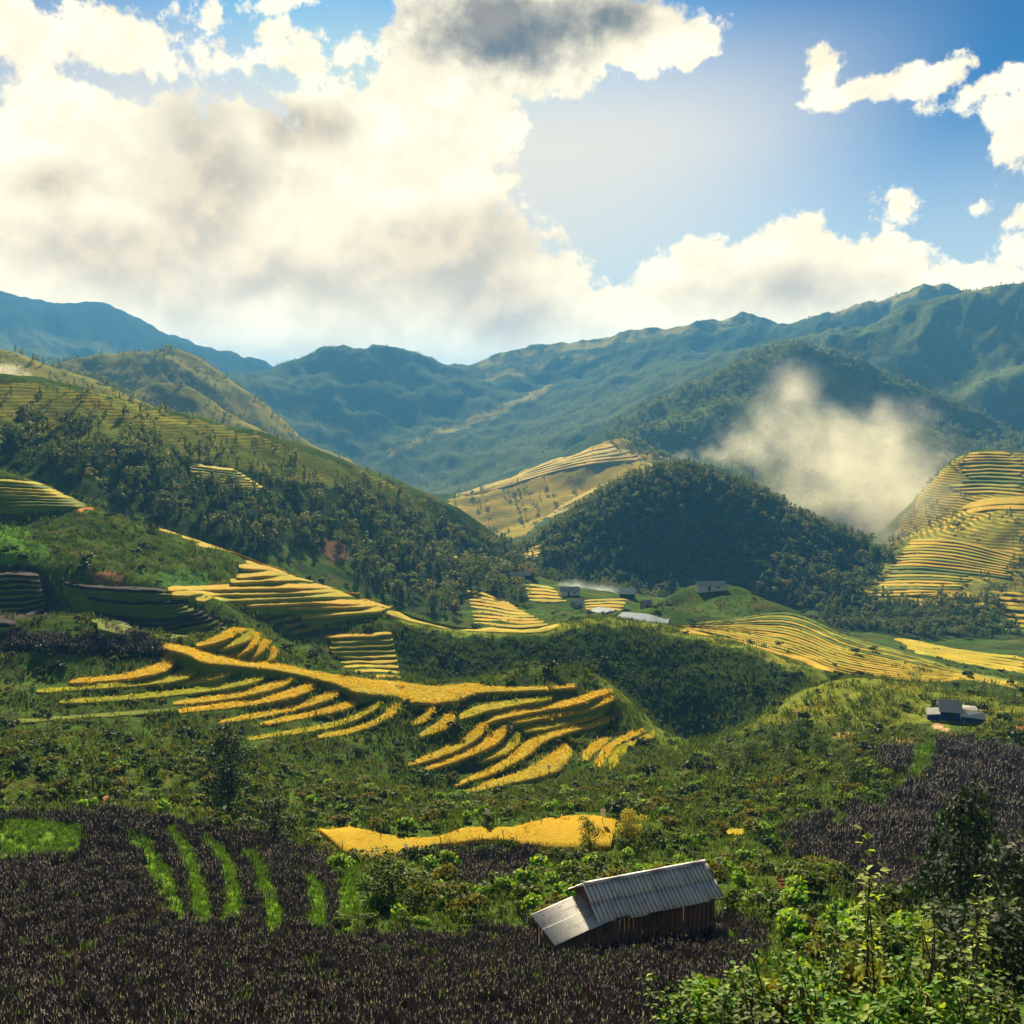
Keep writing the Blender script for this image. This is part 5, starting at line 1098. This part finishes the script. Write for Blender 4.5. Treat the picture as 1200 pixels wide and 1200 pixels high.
bh = house(1112, 843, 'dark blue walled farmhouse with pale grey roofs on the small hill above the purple field', 3.6, 3.4, 1.9, 1.3, R(-16), 'blue', 'grey', 100, extra=(
    ('side_roof', [(1.7, -2.2, 1.25), (6.3, -2.0, .95), (6.2, -.5, 1.75), (1.7, -.4, 1.95)], 'white'), ('side_roof', [(1.8, .2, 2.0), (5.2, .3, 1.8), (5.1, 1.6, 2.2), (1.8, 1.6, 2.3)], 'white'),
    ('side_roof', [(-4.4, -2.2, 1.1), (-1.9, -2.2, 1.35), (-1.9, -.2, 2.0), (-4.2, -.2, 1.75)], 'white'),
    ('wall', [(1.85, -1.8, -1.2), (6.0, -1.7, -1.2), (6.0, -1.7, .95), (1.85, -1.8, 1.2)], 'blue'), ('wall', [(-4.2, -1.9, -1.2), (-1.85, -1.9, -1.2), (-1.85, -1.9, 1.3), (-4.2, -1.9, 1.05)], 'blue'),
    ('wall', [(6.0, -1.6, -1.2), (6.0, 1.4, -1.2), (5.9, 1.4, 1.5), (6.0, -1.6, .95)], 'blue'), ('wall', [(-4.2, 0, -1.2), (-4.2, -1.8, -1.2), (-4.2, -1.8, 1.05), (-4.1, 0, 1.6)], 'blue')))
bh.scale = (.85, .85, 1.0)
house(605, 681, 'dull roofed village house at the mouth of the wooded gully, leftmost of the village', 7, 5, 2.4, 2, R(20), 'dusk', 'grey', 380)
house(618, 678, 'small village house with a bright white roof beside the dull roof', 6, 5, 2.4, 2, R(-30), 'dusk', 'white', 380)
house(667, 697, 'low pale village house behind the upper rice terraces in thin blue smoke', 9, 5, 2.2, 1.6, R(10), 'white', 'grey', 380)
house(676, 712, 'little grey hut on the path between the two village terraces', 4, 4, 2, 1.4, R(40), 'grey', 'grey', 360)
house(735, 700, 'village house with a white roof at the foot of the forest hill', 7.5, 5, 2.3, 1.9, R(-8), 'dusk', 'white', 380)
house(757, 712, 'small reddish house at the edge of the ponds', 4, 3.5, 2, 1.2, R(25), 'soil', 'grey', 360)
house(833, 691, 'long pale shed on top of the round grassy knoll', 12, 4.5, 2.0, 1.4, R(6), 'white', 'grey', 300)
def pond(pts):
    c0 = at(sum(p[0] for p in pts) / len(pts), sum(p[1] for p in pts) / len(pts), 320); z = c0.z + .5
    P3 = [Vector(plane_pt(px, py, z)) for px, py in pts]; me = bpy.data.meshes.new('pond')
    n = len(P3); me.from_pydata([(p.x - c0.x, p.y - c0.y, 0) for p in P3] + [(p.x - c0.x, p.y - c0.y, -3) for p in P3], [], [tuple(range(n))] + [(i, i + n, (i + 1) % n + n, (i + 1) % n) for i in range(n)]); me.update()
    o = link('pond', me, MT['water'], kind='structure'); o.location = (c0.x, c0.y, z)
pond([(722, 723), (745, 728), (783, 731), (785, 724), (757, 719), (730, 717)])
pond([(690, 716), (712, 720), (722, 714), (700, 711)])

# ------------------------------------------------------------------ small things standing in the fields
def stick(px, py, h, lean, label, cloth=None, name='bamboo_pole', cat='pole', r=.045, rmin=60, group=None):
    q = at(px, py, rmin); root = thing(name, label, cat, q, rng.uniform(-.6, .6), group)
    v, t_ = tube([(0, 0, -.5), (lean * .5, 0, h * .5), (lean, .02, h)], (r, r * .85, r * .6), 6); link('pole', mesh_np('pole', v, t_, smooth=True), MT['pale'], root)
    if cloth:
        cw, ch = cloth; V = []; n = 6
        for i in range(n):
            u = i / (n - 1)
            for j in range(4): V.append((lean + (u - .5) * cw * (1 - .25 * j / 3), .06 * math.sin(u * 7 + j) + .05, h + .05 - ch * j / 3))
        Q = [(i * 4 + j, i * 4 + j + 1, i * 4 + j + 5, i * 4 + j + 4) for i in range(n - 1) for j in range(3)]
        o = link('cloth', mesh_np('cloth', V, np.array(Q, np.int32), smooth=True), MT['cloth'], root); o.modifiers.new('thickness', 'SOLIDIFY').thickness = .02
        v, t_ = tube([(lean - cw * .5, .03, h), (lean + cw * .5, .03, h)], (.02, .02), 5); link('crossbar', mesh_np('crossbar', v, t_), MT['pale'], root)
    return root
stick(33, 832, 4.6, .25, 'tall pale bamboo pole at the left end of the lowest golden terraces', rmin=120, r=.07)
stick(19, 862, 3.6, -.35, 'shorter leaning bamboo pole below the tall pole at the left edge', rmin=100, r=.06)
for px, py, h, c, lab in ((570, 968, 1.5, (.5, 1.0), 'white cloth scarecrow in the shrubs behind the flat golden field'), (706, 966, 1.3, (.5, .6), 'white cloth scarecrow at the right end of the flat golden field'),
                          (599, 860, 1.5, (.5, .7), 'white cloth scarecrow between the terraces on the rounded spur'), (643, 908, 1.6, (.5, .8), 'white cloth scarecrow in the lowest wide rice strip'),
                          (674, 808, 1.2, (.5, .6), 'white cloth scarecrow at the right tip of the long golden plateau'), (712, 812, 1.3, (.5, .7), 'white cloth scarecrow on the green bank right of the plateau tip'),
                          (376, 856, 1.4, (.4, .8), 'white cloth scarecrow at the left end of the long lower strips'), (401, 790, 1.2, (.5, .5), 'white cloth scarecrow behind the golden plateau'), (842, 1030, 1.3, (.45, .8), 'white cloth scarecrow right of the shed roof')):
    stick(px, py, h, .05, lab, c, 'scarecrow', 'scarecrow', .035, 40, 'scarecrows in the fields')
def goat(px, py):
    q = at(px, py, 50); root = thing('goat', 'small white goat grazing at the upper edge of the dark crop field', 'goat', q, R(20))
    pts = [(0, 0, .55), (.28, 0, .56), (.46, 0, .62), (.60, 0, .46), (.72, 0, .34), (-.30, 0, .56), (-.42, 0, .50), (.26, .1, .3), (.27, .1, .0), (.26, -.1, .3), (.24, -.1, 0), (-.28, .1, .32), (-.33, .1, .2), (-.30, .1, 0), (-.28, -.1, .32), (-.34, -.1, .2), (-.31, -.1, 0)]
    ed = [(0, 1), (1, 2), (2, 3), (3, 4), (0, 5), (5, 6), (1, 7), (7, 8), (1, 9), (9, 10), (5, 11), (11, 12), (12, 13), (5, 14), (14, 15), (15, 16)]
    rad = [.17, .15, .09, .08, .045, .15, .03, .05, .03, .05, .03, .07, .035, .03, .07, .035, .03]
    me = bpy.data.meshes.new('body'); me.from_pydata(pts, ed, []); me.update(); o = link('body', me, MT['goat'], root); sk = o.modifiers.new('skin', 'SKIN')
    for v, r in zip(me.skin_vertices[0].data, rad): v.radius = (r, r)
    me.skin_vertices[0].data[0].use_root = True; o.modifiers.new('smooth', 'SUBSURF').levels = 1
goat(173, 944)

# ------------------------------------------------------------------ smoke
def smoke(name, label, puffs, y, dens, colr, rot_noise=.012, aniso=.62, k=.3, soft=1.1):
    """puffs: (px, py, range, rx, ry, rz in metres): a billow of smoke as one volume"""
    P3 = [];
    for px, py, r, rx, ry, rz_ in puffs: az, t_ = azt(px, py); P3.append((r * math.sin(az), r * math.cos(az), r * float(t_), rx, ry, rz_))
    A = np.array(P3); lo = (A[:, :3] - A[:, 3:]).min(0) * 1.0; hi = (A[:, :3] + A[:, 3:]).max(0); c = (lo + hi) / 2; lo, hi = lo - c, hi - c
    me = boxm(name, lo[0], hi[0], lo[1], hi[1], lo[2], hi[2]); m, t = new_mat(name); p = t('ShaderNodeTexCoord').outputs['Object']
    n1 = t.noise(p, rot_noise, 5, .6); off = t('ShaderNodeVectorMath', {0: n1.outputs['Color'], 1: (.5, .5, .5)}, operation='SUBTRACT').outputs[0]
    off = t('ShaderNodeVectorMath', {0: off, 'Scale': .5 / rot_noise}, operation='SCALE').outputs[0]; pw = t('ShaderNodeVectorMath', {0: p, 1: off}, operation='ADD').outputs[0]
    b = t.blobs(pw, [((x - c[0], yy - c[1], z - c[2]), (rx, ry, rz_), 0, 1.0) for x, yy, z, rx, ry, rz_ in P3], k)
    f = t.math('MULTIPLY_ADD', t.math('SUBTRACT', t.noise(p, rot_noise * 2.6, 6, .65).outputs['Fac'], .5), 1.7, b)
    d = t.math('MULTIPLY', t.sstep(f, .05, soft), dens)
    v = t('ShaderNodeVolumePrincipled', {'Color': colr, 'Density': d, 'Anisotropy': aniso}); o_ = t.n.new('ShaderNodeOutputMaterial'); t.l.new(v.outputs[0], o_.inputs['Volume'])
    o = link(name, me, m, kind='stuff', label=label, category='smoke'); o.location = tuple(c); return o
smoke('smoke', 'pale sunlit smoke drifting over the valley behind the forest hill', [(768, 546, 925, 12, 16, 7), (800, 538, 930, 20, 20, 12), (835, 532, 940, 30, 25, 14), (880, 520, 940, 50, 35, 30), (930, 500, 940, 70, 40, 52), (938, 456, 940, 40, 30, 34), (985, 540, 920, 95, 60, 66), (1030, 560, 860, 80, 70, 56), (1060, 600, 760, 52, 70, 42), (1030, 505, 940, 60, 40, 36), (950, 580, 920, 62, 40, 30), (1045, 632, 730, 30, 40, 18)], 0, .011, (1, .96, .78), soft=1.5, aniso=.7)
smoke('smoke', 'small white smoke at the left edge on the ridge', [(-15, 436, 640, 26, 15, 8), (14, 436, 640, 12, 12, 6), (30, 440, 640, 7, 8, 3)], 0, .018, (1, .97, .92), rot_noise=.05, soft=1.4)
smoke('smoke', 'thin bluish smoke hanging over the village', [(672, 690, 500, 12, 14, 4), (700, 694, 505, 18, 14, 4), (655, 694, 500, 8, 10, 3)], 0, .03, (.75, .88, 1), rot_noise=.05)

# ------------------------------------------------------------------ haze
def haze():
    zb, zt = float(GZ.min()) - 1.0, max(float(GZ.max()), 0) + 30; e = 9700
    me = boxm('haze', -e, e, -e, e, zb, zt); m = bpy.data.materials.new('haze'); m.use_nodes = True; t = NT(m.node_tree); t.n.clear()
    v = t('ShaderNodeVolumePrincipled', {'Color': (.12, .46, 1.0), 'Density': HAZE, 'Anisotropy': .0}); o_ = t.n.new('ShaderNodeOutputMaterial'); t.l.new(v.outputs[0], o_.inputs['Volume'])
    link('haze', me, m, kind='stuff', label='thin blue haze filling the valley air', category='haze')
HAZE = .00014
haze()
